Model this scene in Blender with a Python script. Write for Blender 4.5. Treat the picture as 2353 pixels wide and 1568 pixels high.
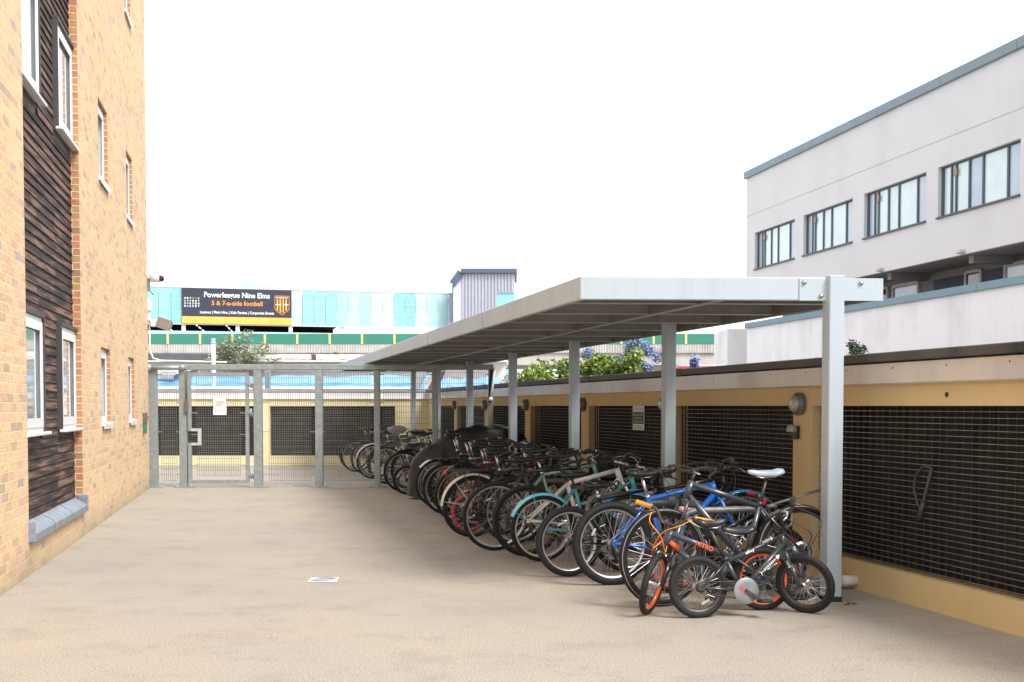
import bpy, bmesh, math, random
from mathutils import Matrix, Vector
R_ = math.radians
sc = bpy.context.scene
for o in list(bpy.data.objects): bpy.data.objects.remove(o)
# ---------------------------------------------------------------- camera
FPX, CX, CY, W_, H_ = 2600.0, 1176.5, 784.0, 2353.0, 1568.0     # measuring units: photo at 2353 px wide
PITCH = R_(2.0); SHIFT = 0.1019; CH = 1.4
cd = bpy.data.cameras.new('camera'); cam = bpy.data.objects.new('camera', cd); sc.collection.objects.link(cam)
cam.location = (0, 0, CH); cam.rotation_euler = (R_(90) - PITCH, 0, 0)
cd.sensor_width = 36; cd.lens = 36 * FPX / W_; cd.shift_y = SHIFT; cd.clip_end = 3000; cd.clip_start = 0.05
sc.camera = cam
# ---------------------------------------------------------------- sky
world = bpy.data.worlds.new('World'); sc.world = world; world.use_nodes = True
wt = world.node_tree; wt.nodes.clear()
wo = wt.nodes.new('ShaderNodeOutputWorld'); wb = wt.nodes.new('ShaderNodeBackground')
sky = wt.nodes.new('ShaderNodeTexSky'); sky.sky_type = 'NISHITA'; sky.sun_disc = False
SUN_EL, SUN_AZ = 50.0, 133.0        # azimuth clockwise from +Y: behind the camera, a little to the right
sky.sun_elevation = R_(SUN_EL); sky.sun_rotation = R_(SUN_AZ); sky.dust_density = 4
mx = wt.nodes.new('ShaderNodeMixRGB'); mx.inputs[0].default_value = 0.86          # closed, bright cloud layer
tc = wt.nodes.new('ShaderNodeTexCoord'); nz = wt.nodes.new('ShaderNodeTexNoise'); nz.inputs['Scale'].default_value = 1.6
nz.inputs['Detail'].default_value = 3
cr = wt.nodes.new('ShaderNodeValToRGB')
cr.color_ramp.elements[0].position = .35; cr.color_ramp.elements[0].color = (.93, .95, 1, 1)
cr.color_ramp.elements[1].position = .62; cr.color_ramp.elements[1].color = (1, 1, 1, 1)
vm = wt.nodes.new('ShaderNodeVectorMath'); vm.operation = 'SCALE'; vm.inputs['Scale'].default_value = 9.6
L = wt.links
L.new(tc.outputs['Generated'], nz.inputs['Vector']); L.new(nz.outputs['Fac'], cr.inputs[0]); L.new(cr.outputs[0], vm.inputs[0])
L.new(sky.outputs[0], mx.inputs[1]); L.new(vm.outputs[0], mx.inputs[2]); L.new(mx.outputs[0], wb.inputs[0])
wb.inputs[1].default_value = 0.1; L.new(wb.outputs[0], wo.inputs[0])
# ---------------------------------------------------------------- sun (soft, through cloud)
sd = bpy.data.lights.new('sun', 'SUN'); sd.energy = 2.3; sd.angle = R_(20); sd.color = (1, .965, .92)
sun = bpy.data.objects.new('sun', sd); sc.collection.objects.link(sun)
sv = Vector((math.sin(R_(SUN_AZ)) * math.cos(R_(SUN_EL)), math.cos(R_(SUN_AZ)) * math.cos(R_(SUN_EL)), math.sin(R_(SUN_EL))))
sun.rotation_euler = sv.to_track_quat('Z', 'Y').to_euler()
sc.view_settings.view_transform = 'Standard'; sc.view_settings.look = 'None'
sc.view_settings.exposure = 0.88; sc.view_settings.gamma = 1
sc.render.engine = 'CYCLES'

def at(x, y, Y):            # photo pixel (2353 wide) + distance along +Y -> world point
    u = (CY + SHIFT * W_) - y
    d = Vector((x - CX, FPX * math.cos(PITCH) + u * math.sin(PITCH), -FPX * math.sin(PITCH) + u * math.cos(PITCH)))
    return Vector((0, 0, CH)) + d * (Y / d.y)

# ---------------------------------------------------------------- materials
MATS = {}
def srgb(r, g, b):
    f = lambda c: (c / 255 / 12.92) if c / 255 <= .04045 else ((c / 255 + .055) / 1.055) ** 2.4
    return (f(r), f(g), f(b))
def mat(name, col, rough=.6, metal=0., var=.12, scale=8., bump=0., bscale=None, spec=.5, coat=0., col2=None, stretch=None, v2=None):
    if name in MATS: return MATS[name]
    m = bpy.data.materials.new(name); m.use_nodes = True; nt = m.node_tree; b = nt.nodes['Principled BSDF']
    b.inputs['Roughness'].default_value = rough; b.inputs['Metallic'].default_value = metal
    b.inputs['Specular IOR Level'].default_value = spec; b.inputs['Coat Weight'].default_value = coat
    t = nt.nodes.new('ShaderNodeTexCoord'); mp = nt.nodes.new('ShaderNodeMapping')
    nt.links.new(t.outputs['Object'], mp.inputs[0])
    if stretch: mp.inputs['Scale'].default_value = stretch
    n = nt.nodes.new('ShaderNodeTexNoise'); n.inputs['Scale'].default_value = scale; n.inputs['Detail'].default_value = 6
    n.inputs['Roughness'].default_value = .62
    nt.links.new(mp.outputs[0], n.inputs['Vector'])
    r = nt.nodes.new('ShaderNodeValToRGB'); e = r.color_ramp.elements
    e[0].position = .3; e[1].position = .7
    c2 = col2 or tuple(c * (1 - var) for c in col)
    c1 = col if col2 else tuple(min(1, c * (1 + var)) for c in col)
    e[0].color = (*c2, 1); e[1].color = (*c1, 1)
    nt.links.new(n.outputs['Fac'], r.inputs[0]); nt.links.new(r.outputs[0], b.inputs['Base Color'])
    if bump:
        n2 = nt.nodes.new('ShaderNodeTexNoise'); n2.inputs['Scale'].default_value = bscale or scale * 6; n2.inputs['Detail'].default_value = 4
        nt.links.new(mp.outputs[0], n2.inputs['Vector'])
        bp = nt.nodes.new('ShaderNodeBump'); bp.inputs['Strength'].default_value = bump; bp.inputs['Distance'].default_value = .01
        nt.links.new(n2.outputs['Fac'], bp.inputs['Height']); nt.links.new(bp.outputs[0], b.inputs['Normal'])
    MATS[name] = m; return m

def brick_mat(cols=None, name='brick'):
    m = bpy.data.materials.new('yellow stock ' + name); m.use_nodes = True; nt = m.node_tree; b = nt.nodes['Principled BSDF']
    b.inputs['Roughness'].default_value = .9; b.inputs['Specular IOR Level'].default_value = .2
    uv = nt.nodes.new('ShaderNodeUVMap'); uv.uv_map = 'UVMap'
    def br(c1, c2, mo):
        k = nt.nodes.new('ShaderNodeTexBrick'); k.offset = .5; k.squash = 1; k.inputs['Scale'].default_value = 1
        k.inputs['Brick Width'].default_value = .225; k.inputs['Row Height'].default_value = .075
        k.inputs['Mortar Size'].default_value = .005; k.inputs['Mortar Smooth'].default_value = .25; k.inputs['Bias'].default_value = 0
        k.inputs['Color1'].default_value = (*c1, 1); k.inputs['Color2'].default_value = (*c2, 1); k.inputs['Mortar'].default_value = (*mo, 1)
        nt.links.new(uv.outputs[0], k.inputs['Vector']); return k
    k = br((0, 0, 0), (1, 1, 1), (.5, .5, .5))
    rp = nt.nodes.new('ShaderNodeValToRGB'); el = rp.color_ramp.elements
    cols = cols or [(0, (.46, .36, .27)), (.03, (.58, .40, .25)), (.14, (.69, .48, .29)), (.4, (.73, .54, .33)), (.62, (.68, .51, .28)), (.82, (.73, .48, .33)), (.96, (.64, .41, .27)), (1, (.47, .38, .33))]
    el[0].position = 0; el[0].color = (*cols[0][1], 1); el[1].position = 1; el[1].color = (*cols[-1][1], 1)
    for p, c in cols[1:-1]:
        q = el.new(p); q.color = (*c, 1)
    nt.links.new(k.outputs['Color'], rp.inputs[0])
    n = nt.nodes.new('ShaderNodeTexNoise'); n.inputs['Scale'].default_value = 22; n.inputs['Detail'].default_value = 6
    nt.links.new(uv.outputs[0], n.inputs['Vector'])
    mr = nt.nodes.new('ShaderNodeMapRange'); mr.inputs['From Min'].default_value = .3; mr.inputs['From Max'].default_value = .7
    mr.inputs['To Min'].default_value = .84; mr.inputs['To Max'].default_value = 1.13; nt.links.new(n.outputs['Fac'], mr.inputs[0])
    n3 = nt.nodes.new('ShaderNodeTexNoise'); n3.inputs['Scale'].default_value = .9; n3.inputs['Detail'].default_value = 3
    nt.links.new(uv.outputs[0], n3.inputs['Vector'])
    mr3 = nt.nodes.new('ShaderNodeMapRange'); mr3.inputs['To Min'].default_value = .88; mr3.inputs['To Max'].default_value = 1.12; nt.links.new(n3.outputs['Fac'], mr3.inputs[0])
    mm = nt.nodes.new('ShaderNodeMath'); mm.operation = 'MULTIPLY'; nt.links.new(mr.outputs[0], mm.inputs[0]); nt.links.new(mr3.outputs[0], mm.inputs[1])
    v = nt.nodes.new('ShaderNodeVectorMath'); v.operation = 'SCALE'; nt.links.new(rp.outputs[0], v.inputs[0]); nt.links.new(mm.outputs[0], v.inputs['Scale'])
    mix = nt.nodes.new('ShaderNodeMixRGB'); mix.inputs[2].default_value = (.74, .62, .46, 1)
    nt.links.new(k.outputs['Fac'], mix.inputs[0]); nt.links.new(v.outputs[0], mix.inputs[1]); nt.links.new(mix.outputs[0], b.inputs['Base Color'])
    # dirt and salts along the foot of the wall
    sx = nt.nodes.new('ShaderNodeSeparateXYZ'); nt.links.new(uv.outputs[0], sx.inputs[0])
    ad = nt.nodes.new('ShaderNodeMath'); ad.operation = 'MULTIPLY_ADD'; ad.inputs[1].default_value = .45; nt.links.new(n3.outputs['Fac'], ad.inputs[0]); 
    ng = nt.nodes.new('ShaderNodeMath'); ng.operation = 'MULTIPLY'; ng.inputs[1].default_value = -1; nt.links.new(sx.outputs['Y'], ng.inputs[0]); nt.links.new(ng.outputs[0], ad.inputs[2])
    dr = nt.nodes.new('ShaderNodeMapRange'); dr.inputs['From Min'].default_value = -.05; dr.inputs['From Max'].default_value = .22; dr.inputs['To Max'].default_value = .5
    nt.links.new(ad.outputs[0], dr.inputs[0])
    m2 = nt.nodes.new('ShaderNodeMixRGB'); m2.inputs[2].default_value = (.30, .26, .18, 1); nt.links.new(dr.outputs[0], m2.inputs[0]); nt.links.new(mix.outputs[0], m2.inputs[1])
    nt.links.new(m2.outputs[0], b.inputs['Base Color'])
    inv = nt.nodes.new('ShaderNodeMath'); inv.operation = 'MULTIPLY_ADD'; inv.inputs[1].default_value = -1.0; nt.links.new(k.outputs['Fac'], inv.inputs[0]); nt.links.new(n.outputs['Fac'], inv.inputs[2])
    bp = nt.nodes.new('ShaderNodeBump'); bp.inputs['Strength'].default_value = .7; bp.inputs['Distance'].default_value = .008
    nt.links.new(inv.outputs[0], bp.inputs['Height']); nt.links.new(bp.outputs[0], b.inputs['Normal'])
    MATS[name] = m; return m

def wood_mat():
    m = bpy.data.materials.new('weathered cladding'); m.use_nodes = True; nt = m.node_tree; b = nt.nodes['Principled BSDF']
    b.inputs['Roughness'].default_value = .8
    t = nt.nodes.new('ShaderNodeTexCoord'); g = nt.nodes.new('ShaderNodeUVMap'); g.uv_map = 'UVMap'
    mp = nt.nodes.new('ShaderNodeMapping'); mp.inputs['Scale'].default_value = (.9, 50, 1); nt.links.new(g.outputs[0], mp.inputs[0])
    n = nt.nodes.new('ShaderNodeTexNoise'); n.inputs['Scale'].default_value = 2; n.inputs['Detail'].default_value = 8; nt.links.new(mp.outputs[0], n.inputs['Vector'])
    mp2 = nt.nodes.new('ShaderNodeMapping'); mp2.inputs['Scale'].default_value = (.8, 9, 1); nt.links.new(g.outputs[0], mp2.inputs[0])
    n2 = nt.nodes.new('ShaderNodeTexNoise'); n2.inputs['Scale'].default_value = 2.2; n2.inputs['Detail'].default_value = 5; nt.links.new(mp2.outputs[0], n2.inputs['Vector'])
    k = nt.nodes.new('ShaderNodeTexBrick'); k.inputs['Scale'].default_value = 1; k.inputs['Brick Width'].default_value = 1.9; k.inputs['Row Height'].default_value = .086
    k.inputs['Mortar Size'].default_value = 0; k.inputs['Color1'].default_value = (0, 0, 0, 1); k.inputs['Color2'].default_value = (1, 1, 1, 1); nt.links.new(g.outputs[0], k.inputs['Vector'])
    a = nt.nodes.new('ShaderNodeMath'); a.operation = 'MULTIPLY_ADD'; a.inputs[1].default_value = .5; nt.links.new(n.outputs['Fac'], a.inputs[0]); nt.links.new(n2.outputs['Fac'], a.inputs[2])
    a2 = nt.nodes.new('ShaderNodeMath'); a2.operation = 'MULTIPLY_ADD'; a2.inputs[1].default_value = .22; nt.links.new(k.outputs['Color'], a2.inputs[0]); nt.links.new(a.outputs[0], a2.inputs[2])
    r = nt.nodes.new('ShaderNodeValToRGB'); el = r.color_ramp.elements
    el[0].position = .62; el[0].color = (.006, .005, .005, 1); el[1].position = 1.0; el[1].color = (.20, .115, .085, 1)
    q = el.new(.78); q.color = (.022, .014, .012, 1); q = el.new(.90); q.color = (.085, .045, .034, 1)
    nt.links.new(a2.outputs[0], r.inputs[0]); nt.links.new(r.outputs[0], b.inputs['Base Color'])
    MATS['wood'] = m; return m

def ground_mat():
    m = bpy.data.materials.new('buff resin deck'); m.use_nodes = True; nt = m.node_tree; b = nt.nodes['Principled BSDF']
    b.inputs['Roughness'].default_value = .85; b.inputs['Specular IOR Level'].default_value = .25
    t = nt.nodes.new('ShaderNodeTexCoord')
    def noise(s, d, sc3=(1, 1, 1), rg=.6):
        mp = nt.nodes.new('ShaderNodeMapping'); mp.inputs['Scale'].default_value = sc3; nt.links.new(t.outputs['Object'], mp.inputs[0])
        n = nt.nodes.new('ShaderNodeTexNoise'); n.inputs['Scale'].default_value = s; n.inputs['Detail'].default_value = d; n.inputs['Roughness'].default_value = rg
        nt.links.new(mp.outputs[0], n.inputs['Vector']); return n
    def ramp(src, a, ca, c, cc):
        r = nt.nodes.new('ShaderNodeValToRGB'); r.color_ramp.elements[0].position = a; r.color_ramp.elements[0].color = (*ca, 1)
        r.color_ramp.elements[1].position = c; r.color_ramp.elements[1].color = (*cc, 1); nt.links.new(src, r.inputs[0]); return r
    def mul(a, c, f=1.):
        x = nt.nodes.new('ShaderNodeMixRGB'); x.blend_type = 'MULTIPLY'; x.inputs[0].default_value = f
        nt.links.new(a, x.inputs[1]); nt.links.new(c, x.inputs[2]); return x.outputs[0]
    base = ramp(noise(.55, 5, (1, 1, 1)).outputs['Fac'], .32, (.322, .298, .266), .68, (.372, .325, .262))
    streak = ramp(noise(1.7, 9, (.9, 1.1, 1), .75).outputs['Fac'], .36, (.88, .87, .88), .50, (1.02, 1.02, 1.02))
    grit = ramp(noise(330, 3, (1, 1, 1), .8).outputs['Fac'], .3, (.55, .55, .56), .7, (1.45, 1.45, 1.45))
    grit2 = ramp(noise(85, 3, (1, 1, 1), .9).outputs['Fac'], .32, (.5, .5, .51), .68, (1.45, 1.44, 1.42))
    crack = ramp(noise(3.1, 12, (.7, 1.8, 1), .85).outputs['Fac'], .29, (.5, .48, .48), .36, (1, 1, 1))
    fleck = ramp(noise(38, 2, (1, 1, 1), .5).outputs['Fac'], .25, (.3, .28, .25), .285, (1, 1, 1))
    sp = nt.nodes.new('ShaderNodeSeparateXYZ'); nt.links.new(t.outputs['Object'], sp.inputs[0]); wn = noise(1.2, 6); 
    def mth(op, a, c_): 
        x = nt.nodes.new('ShaderNodeMath'); x.operation = op
        for i_, q_ in enumerate((a, c_)):
            if isinstance(q_, (int, float)): x.inputs[i_].default_value = q_
            else: nt.links.new(q_, x.inputs[i_])
        return x.outputs[0]
    ln = mth('ABSOLUTE', mth('ADD', mth('MULTIPLY', wn.outputs['Fac'], .28), mth('SUBTRACT', sp.outputs['Y'], 11.2)), 0)
    line = ramp(mth('ADD', ln, mth('MULTIPLY', noise(2.4, 3).outputs['Fac'], .05)), .026, (.62, .60, .58), .040, (1, 1, 1))
    c = mul(mul(mul(mul(mul(mul(base.outputs[0], fleck.outputs[0]), line.outputs[0]), streak.outputs[0]), grit.outputs[0], .8), grit2.outputs[0]), crack.outputs[0])
    nt.links.new(c, b.inputs['Base Color'])
    bp = nt.nodes.new('ShaderNodeBump'); bp.inputs['Strength'].default_value = .4; bp.inputs['Distance'].default_value = .004
    nt.links.new(noise(260, 3).outputs['Fac'], bp.inputs['Height']); nt.links.new(bp.outputs[0], b.inputs['Normal'])
    return m

def streaked(name, col, dirt, amount=.5, rough=.8, sx=6, sz=.35, metal=0, spec=.4, bmp=.15):   # rain streaks running down a wall
    if name in MATS: return MATS[name]
    m = bpy.data.materials.new(name); m.use_nodes = True; nt = m.node_tree; b = nt.nodes['Principled BSDF']
    b.inputs['Roughness'].default_value = rough; b.inputs['Metallic'].default_value = metal; b.inputs['Specular IOR Level'].default_value = spec
    t = nt.nodes.new('ShaderNodeTexCoord'); mp = nt.nodes.new('ShaderNodeMapping'); mp.inputs['Scale'].default_value = (sx, sx, sz); nt.links.new(t.outputs['Object'], mp.inputs[0])
    n = nt.nodes.new('ShaderNodeTexNoise'); n.inputs['Scale'].default_value = 1; n.inputs['Detail'].default_value = 6; n.inputs['Roughness'].default_value = .7; nt.links.new(mp.outputs[0], n.inputs['Vector'])
    n2 = nt.nodes.new('ShaderNodeTexNoise'); n2.inputs['Scale'].default_value = .8; n2.inputs['Detail'].default_value = 4; nt.links.new(t.outputs['Object'], n2.inputs['Vector'])
    mu = nt.nodes.new('ShaderNodeMath'); mu.operation = 'MULTIPLY'; nt.links.new(n.outputs['Fac'], mu.inputs[0]); nt.links.new(n2.outputs['Fac'], mu.inputs[1])
    r = nt.nodes.new('ShaderNodeMapRange'); r.inputs['From Min'].default_value = .22; r.inputs['From Max'].default_value = .42; r.inputs['To Max'].default_value = amount; nt.links.new(mu.outputs[0], r.inputs[0])
    x = nt.nodes.new('ShaderNodeMixRGB'); x.inputs[1].default_value = (*col, 1); x.inputs[2].default_value = (*dirt, 1); nt.links.new(r.outputs[0], x.inputs[0])
    nt.links.new(x.outputs[0], b.inputs['Base Color'])
    n4 = nt.nodes.new('ShaderNodeTexNoise'); n4.inputs['Scale'].default_value = 60; nt.links.new(t.outputs['Object'], n4.inputs['Vector'])
    bp = nt.nodes.new('ShaderNodeBump'); bp.inputs['Strength'].default_value = bmp; bp.inputs['Distance'].default_value = .01; nt.links.new(n4.outputs['Fac'], bp.inputs['Height']); nt.links.new(bp.outputs[0], b.inputs['Normal'])
    MATS[name] = m; return m

def paint(name, r, g, b, rough=.35, metal=0., coat=.3): return mat(name, srgb(r, g, b), rough, metal, .12, 14, coat=coat)
def glass_mat(name, col, rough=.08):
    if name in MATS: return MATS[name]
    m = mat(name, col, rough, 0, .1, 1.2, spec=.9); m.node_tree.nodes['Principled BSDF'].inputs['Coat Weight'].default_value = 1
    m.node_tree.nodes['Principled BSDF'].inputs['Coat Roughness'].default_value = .03
    return m

# ---------------------------------------------------------------- mesh builder
class MB:
    def __init__(s, M=None): s.v = []; s.f = []; s.uv = []; s.M = M; s.sm = []
    def add(s, vs, fs, uvs=None, smooth=False):
        o = len(s.v)
        for p in vs:
            p = Vector(p); s.v.append(tuple(s.M @ p) if s.M is not None else tuple(p))
        for i, f in enumerate(fs):
            s.f.append(tuple(o + k for k in f)); s.sm.append(smooth)
            if uvs: s.uv.append(uvs[i])
            else: s.uv.append(None)
        return s
    def box(s, x0, x1, y0, y1, z0, z1):
        return s.add([(x0, y0, z0), (x1, y0, z0), (x1, y1, z0), (x0, y1, z0), (x0, y0, z1), (x1, y0, z1), (x1, y1, z1), (x0, y1, z1)],
              [(0, 3, 2, 1), (4, 5, 6, 7), (0, 1, 5, 4), (1, 2, 6, 5), (2, 3, 7, 6), (3, 0, 4, 7)],
              [[(x0, y0), (x0, y1), (x1, y1), (x1, y0)], [(x0, y0), (x1, y0), (x1, y1), (x0, y1)], [(x0, z0), (x1, z0), (x1, z1), (x0, z1)],
               [(y0, z0), (y1, z0), (y1, z1), (y0, z1)], [(x1, z0), (x0, z0), (x0, z1), (x1, z1)], [(y1, z0), (y0, z0), (y0, z1), (y1, z1)]])
    def bbox(s, x0, x1, y0, y1, z0, z1, b=.004):     # box with bevelled edges
        vs = []; ix = {}
        for i, x in enumerate((x0, x1)):
            for j, y in enumerate((y0, y1)):
                for k, z in enumerate((z0, z1)):
                    sx, sy, sz = (1 - 2 * i) * b, (1 - 2 * j) * b, (1 - 2 * k) * b
                    for a, p in enumerate(((x, y + sy, z + sz), (x + sx, y, z + sz), (x + sx, y + sy, z))):
                        ix[i, j, k, a] = len(vs); vs.append(p)
        g = lambda i, j, k, a: ix[i, j, k, a]; F = []
        for i in (0, 1): F.append([g(i, 0, 0, 0), g(i, 1, 0, 0), g(i, 1, 1, 0), g(i, 0, 1, 0)] if i else [g(i, 0, 0, 0), g(i, 0, 1, 0), g(i, 1, 1, 0), g(i, 1, 0, 0)])
        for j in (0, 1): F.append([g(0, j, 0, 1), g(0, j, 1, 1), g(1, j, 1, 1), g(1, j, 0, 1)] if j else [g(0, j, 0, 1), g(1, j, 0, 1), g(1, j, 1, 1), g(0, j, 1, 1)])
        for k in (0, 1): F.append([g(0, 0, k, 2), g(1, 0, k, 2), g(1, 1, k, 2), g(0, 1, k, 2)] if k else [g(0, 0, k, 2), g(0, 1, k, 2), g(1, 1, k, 2), g(1, 0, k, 2)])
        for j in (0, 1):
            for k in (0, 1): F.append([g(0, j, k, 1), g(0, j, k, 2), g(1, j, k, 2), g(1, j, k, 1)])
        for i in (0, 1):
            for k in (0, 1): F.append([g(i, 0, k, 0), g(i, 0, k, 2), g(i, 1, k, 2), g(i, 1, k, 0)])
        for i in (0, 1):
            for j in (0, 1): F.append([g(i, j, 0, 0), g(i, j, 0, 1), g(i, j, 1, 1), g(i, j, 1, 0)])
        for i in (0, 1):
            for j in (0, 1):
                for k in (0, 1): F.append([g(i, j, k, 0), g(i, j, k, 1), g(i, j, k, 2)])
        return s.add(vs, F)
    def bar(s, a, b, w, h=None, up=(0, 0, 1)):      # rectangular bar from a to b
        a = Vector(a); b = Vector(b); h = h or w; d = (b - a).normalized(); u = Vector(up)
        if abs(d.dot(u)) > .95: u = Vector((0, 1, 0))
        r = d.cross(u).normalized(); u = r.cross(d)
        vs = []
        for p in (a, b):
            for i, j in ((-1, -1), (1, -1), (1, 1), (-1, 1)): vs.append(p + r * (i * w / 2) + u * (j * h / 2))
        return s.add(vs, [(0, 1, 2, 3), (7, 6, 5, 4), (0, 4, 5, 1), (1, 5, 6, 2), (2, 6, 7, 3), (3, 7, 4, 0)])
    def tube(s, pts, r, n=8, cap=True, r2=None, sy=1.):
        pts = [Vector(p) for p in pts]; m = len(pts); vs = []; up = None
        for i, p in enumerate(pts):
            d = ((pts[min(i + 1, m - 1)] - p).normalized() + (p - pts[max(i - 1, 0)]).normalized())
            d = d.normalized() if d.length > 1e-9 else Vector((0, 0, 1))
            if up is None: up = Vector((0, 1, 0)) if abs(d.y) < .9 else Vector((1, 0, 0))
            a = d.cross(up).normalized(); up = a.cross(d).normalized()
            rr = (r[i] if isinstance(r, (list, tuple)) else (r if r2 is None else r + (r2 - r) * i / (m - 1)))
            for k in range(n):
                t = 2 * math.pi * k / n; vs.append(p + a * (rr * math.cos(t)) + up * (rr * sy * math.sin(t)))
        fs = [(i * n + k, i * n + (k + 1) % n, (i + 1) * n + (k + 1) % n, (i + 1) * n + k) for i in range(m - 1) for k in range(n)]
        s.add(vs, fs, smooth=n > 4)
        if cap:
            o = len(s.v) - len(vs)
            s.f.append(tuple(o + k for k in range(n - 1, -1, -1))); s.sm.append(False); s.uv.append(None)
            s.f.append(tuple(o + (m - 1) * n + k for k in range(n))); s.sm.append(False); s.uv.append(None)
        return s
    def ring(s, c, prof, n=48, a0=0, a1=2 * math.pi, axis='y', knob=None):    # revolve profile (radius, offset) round the wheel axle
        c = Vector(c); m = len(prof); full = abs(a1 - a0 - 2 * math.pi) < 1e-6; N = n if full else n + 1; vs = []
        for i in range(N):
            t = a0 + (a1 - a0) * i / n
            for j, (r, o) in enumerate(prof):
                if knob: r = r + knob(i, j)
                x, z = r * math.cos(t), r * math.sin(t)
                vs.append(c + (Vector((x, o, z)) if axis == 'y' else Vector((x, z, o))))
        fs = []
        for i in range(n):
            i2 = (i + 1) % N
            for j in range(m - 1): fs.append((i * m + j, i2 * m + j, i2 * m + j + 1, i * m + j + 1))
        return s.add(vs, fs, smooth=True)
    def loft(s, rings, cap=True, smooth=True):
        n = len(rings[0]); vs = [p for r in rings for p in r]
        fs = [(i * n + k, i * n + (k + 1) % n, (i + 1) * n + (k + 1) % n, (i + 1) * n + k) for i in range(len(rings) - 1) for k in range(n)]
        if cap: fs += [tuple(range(n - 1, -1, -1)), tuple((len(rings) - 1) * n + k for k in range(n))]
        return s.add(vs, fs, smooth=smooth)
    def prism(s, poly, y0, y1):       # polygon in x,z extruded along y
        n = len(poly); vs = [(x, y0, z) for x, z in poly] + [(x, y1, z) for x, z in poly]
        return s.add(vs, [tuple(range(n)), tuple(range(2 * n - 1, n - 1, -1))] + [(k, k + n, (k + 1) % n + n, (k + 1) % n) for k in range(n)])
    def sphere(s, c, r, n=12, m=8, sz=(1, 1, 1)):
        rings = []
        for i in range(1, m):
            t = math.pi * i / m
            rings.append([(c[0] + r * sz[0] * math.sin(t) * math.cos(2 * math.pi * k / n), c[1] + r * sz[1] * math.sin(t) * math.sin(2 * math.pi * k / n), c[2] - r * sz[2] * math.cos(t)) for k in range(n)])
        return s.loft(rings)
    def wall(s, x0, x1, z0, z1, ops=(), y=0., dep=.1, rev=None):   # face looking to -y with rectangular openings and reveals
        xs = sorted({x0, x1, *[o[0] for o in ops], *[o[1] for o in ops]}); zs = sorted({z0, z1, *[o[2] for o in ops], *[o[3] for o in ops]})
        xs = [x for x in xs if x0 <= x <= x1]; zs = [z for z in zs if z0 <= z <= z1]
        for a, b in zip(xs, xs[1:]):
            for c, d in zip(zs, zs[1:]):
                mx_, mz = (a + b) / 2, (c + d) / 2
                if any(o[0] < mx_ < o[1] and o[2] < mz < o[3] for o in ops): continue
                s.add([(a, y, c), (b, y, c), (b, y, d), (a, y, d)], [(0, 1, 2, 3)], [[(a, c), (b, c), (b, d), (a, d)]])
        for o in ops:
            a, b, c, d = o[:4]; e = y + (o[4] if len(o) > 4 else dep); q = e - y
            s_ = s; s = rev or s
            s.add([(a, y, c), (a, y, d), (a, e, d), (a, e, c)], [(0, 1, 2, 3)], [[(a, c), (a, d), (a - q, d), (a - q, c)]])
            s.add([(b, y, c), (b, e, c), (b, e, d), (b, y, d)], [(0, 1, 2, 3)], [[(b, c), (b + q, c), (b + q, d), (b, d)]])
            s.add([(a, y, c), (a, e, c), (b, e, c), (b, y, c)], [(0, 1, 2, 3)], [[(a, c), (a, c - q), (b, c - q), (b, c)]])
            s.add([(a, y, d), (b, y, d), (b, e, d), (a, e, d)], [(0, 1, 2, 3)], [[(a, d), (b, d), (b, d + q), (a, d + q)]]); s = s_
        return s
    def build(s, name, m, parent=None, M=None, kind=None, label=None, cat=None, group=None):
        me = bpy.data.meshes.new(name); me.from_pydata(s.v, [], s.f); 
        uvl = me.uv_layers.new(name='UVMap'); li = 0
        for i, f in enumerate(s.f):
            u = s.uv[i]
            for k in range(len(f)):
                if u: uvl.data[li].uv = u[k]
                li += 1
        me.polygons.foreach_set('use_smooth', s.sm)
        me.materials.append(m); me.validate(); me.update()
        return link(name, me, parent, M, kind, label, cat, group)
def link(name, me, parent=None, M=None, kind=None, label=None, cat=None, group=None):
    o = bpy.data.objects.new(name, me); sc.collection.objects.link(o)
    if parent: o.parent = parent
    if M is not None: o.matrix_local = M
    if kind: o['kind'] = kind
    if label: o['label'] = label
    if cat: o['category'] = cat
    if group: o['group'] = group
    return o
def thing(name, label, cat, M=None, group=None):
    return link(name, None, None, M, None, label, cat, group)
def T(x, y, z=0, rz=0): return Matrix.Translation((x, y, z)) @ Matrix.Rotation(rz, 4, 'Z')
def text_into(txt, name, m, parent, M, w=None, h=None, bold=0., align='CENTER', thick=.0008, label=None):
    cu = bpy.data.curves.new('t', 'FONT'); cu.body = txt; cu.size = 1; cu.extrude = 0; cu.offset = bold; cu.resolution_u = 3
    tmp = bpy.data.objects.new('t', cu); sc.collection.objects.link(tmp)
    me = bpy.data.meshes.new_from_object(tmp); bpy.data.objects.remove(tmp); bpy.data.curves.remove(cu)
    xs = [v.co.x for v in me.vertices]; ys = [v.co.y for v in me.vertices]
    x0, x1, y0, y1 = min(xs), max(xs), min(ys), max(ys)
    sy_ = (h / (y1 - y0)) if h else (w / (x1 - x0)); sx_ = (w / (x1 - x0)) if w else sy_
    cx = (x0 + x1) / 2 if align == 'CENTER' else x0
    for v in me.vertices: v.co = ((v.co.x - cx) * sx_, -thick, (v.co.y - (y0 + y1) / 2) * sy_)
    me.materials.clear(); me.materials.append(m); me.name = name
    return link(name, me, parent, M, label=label)
# ================================================================ SETTING
rnd = random.Random(7)
g = MB(); N = 40
g.add([(-300, -20, 0), (300, -20, 0), (300, 700, 0), (-300, 700, 0)], [(0, 1, 2, 3)])
g.build('ground', ground_mat(), kind='structure', label='buff resin bound deck of the yard')

BRICK = brick_mat(); WOOD = wood_mat()
UPVC = mat('white plastic frame', (.80, .81, .82), .3, 0, .03, 4)
GLASS = glass_mat('window glass', (.35, .40, .42))
DARKM = mat('flashing', (.06, .055, .055), .6)
SLATE = mat('blue slate sill', (.22, .26, .31), .45, 0, .25, 9, bump=.2)
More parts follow.
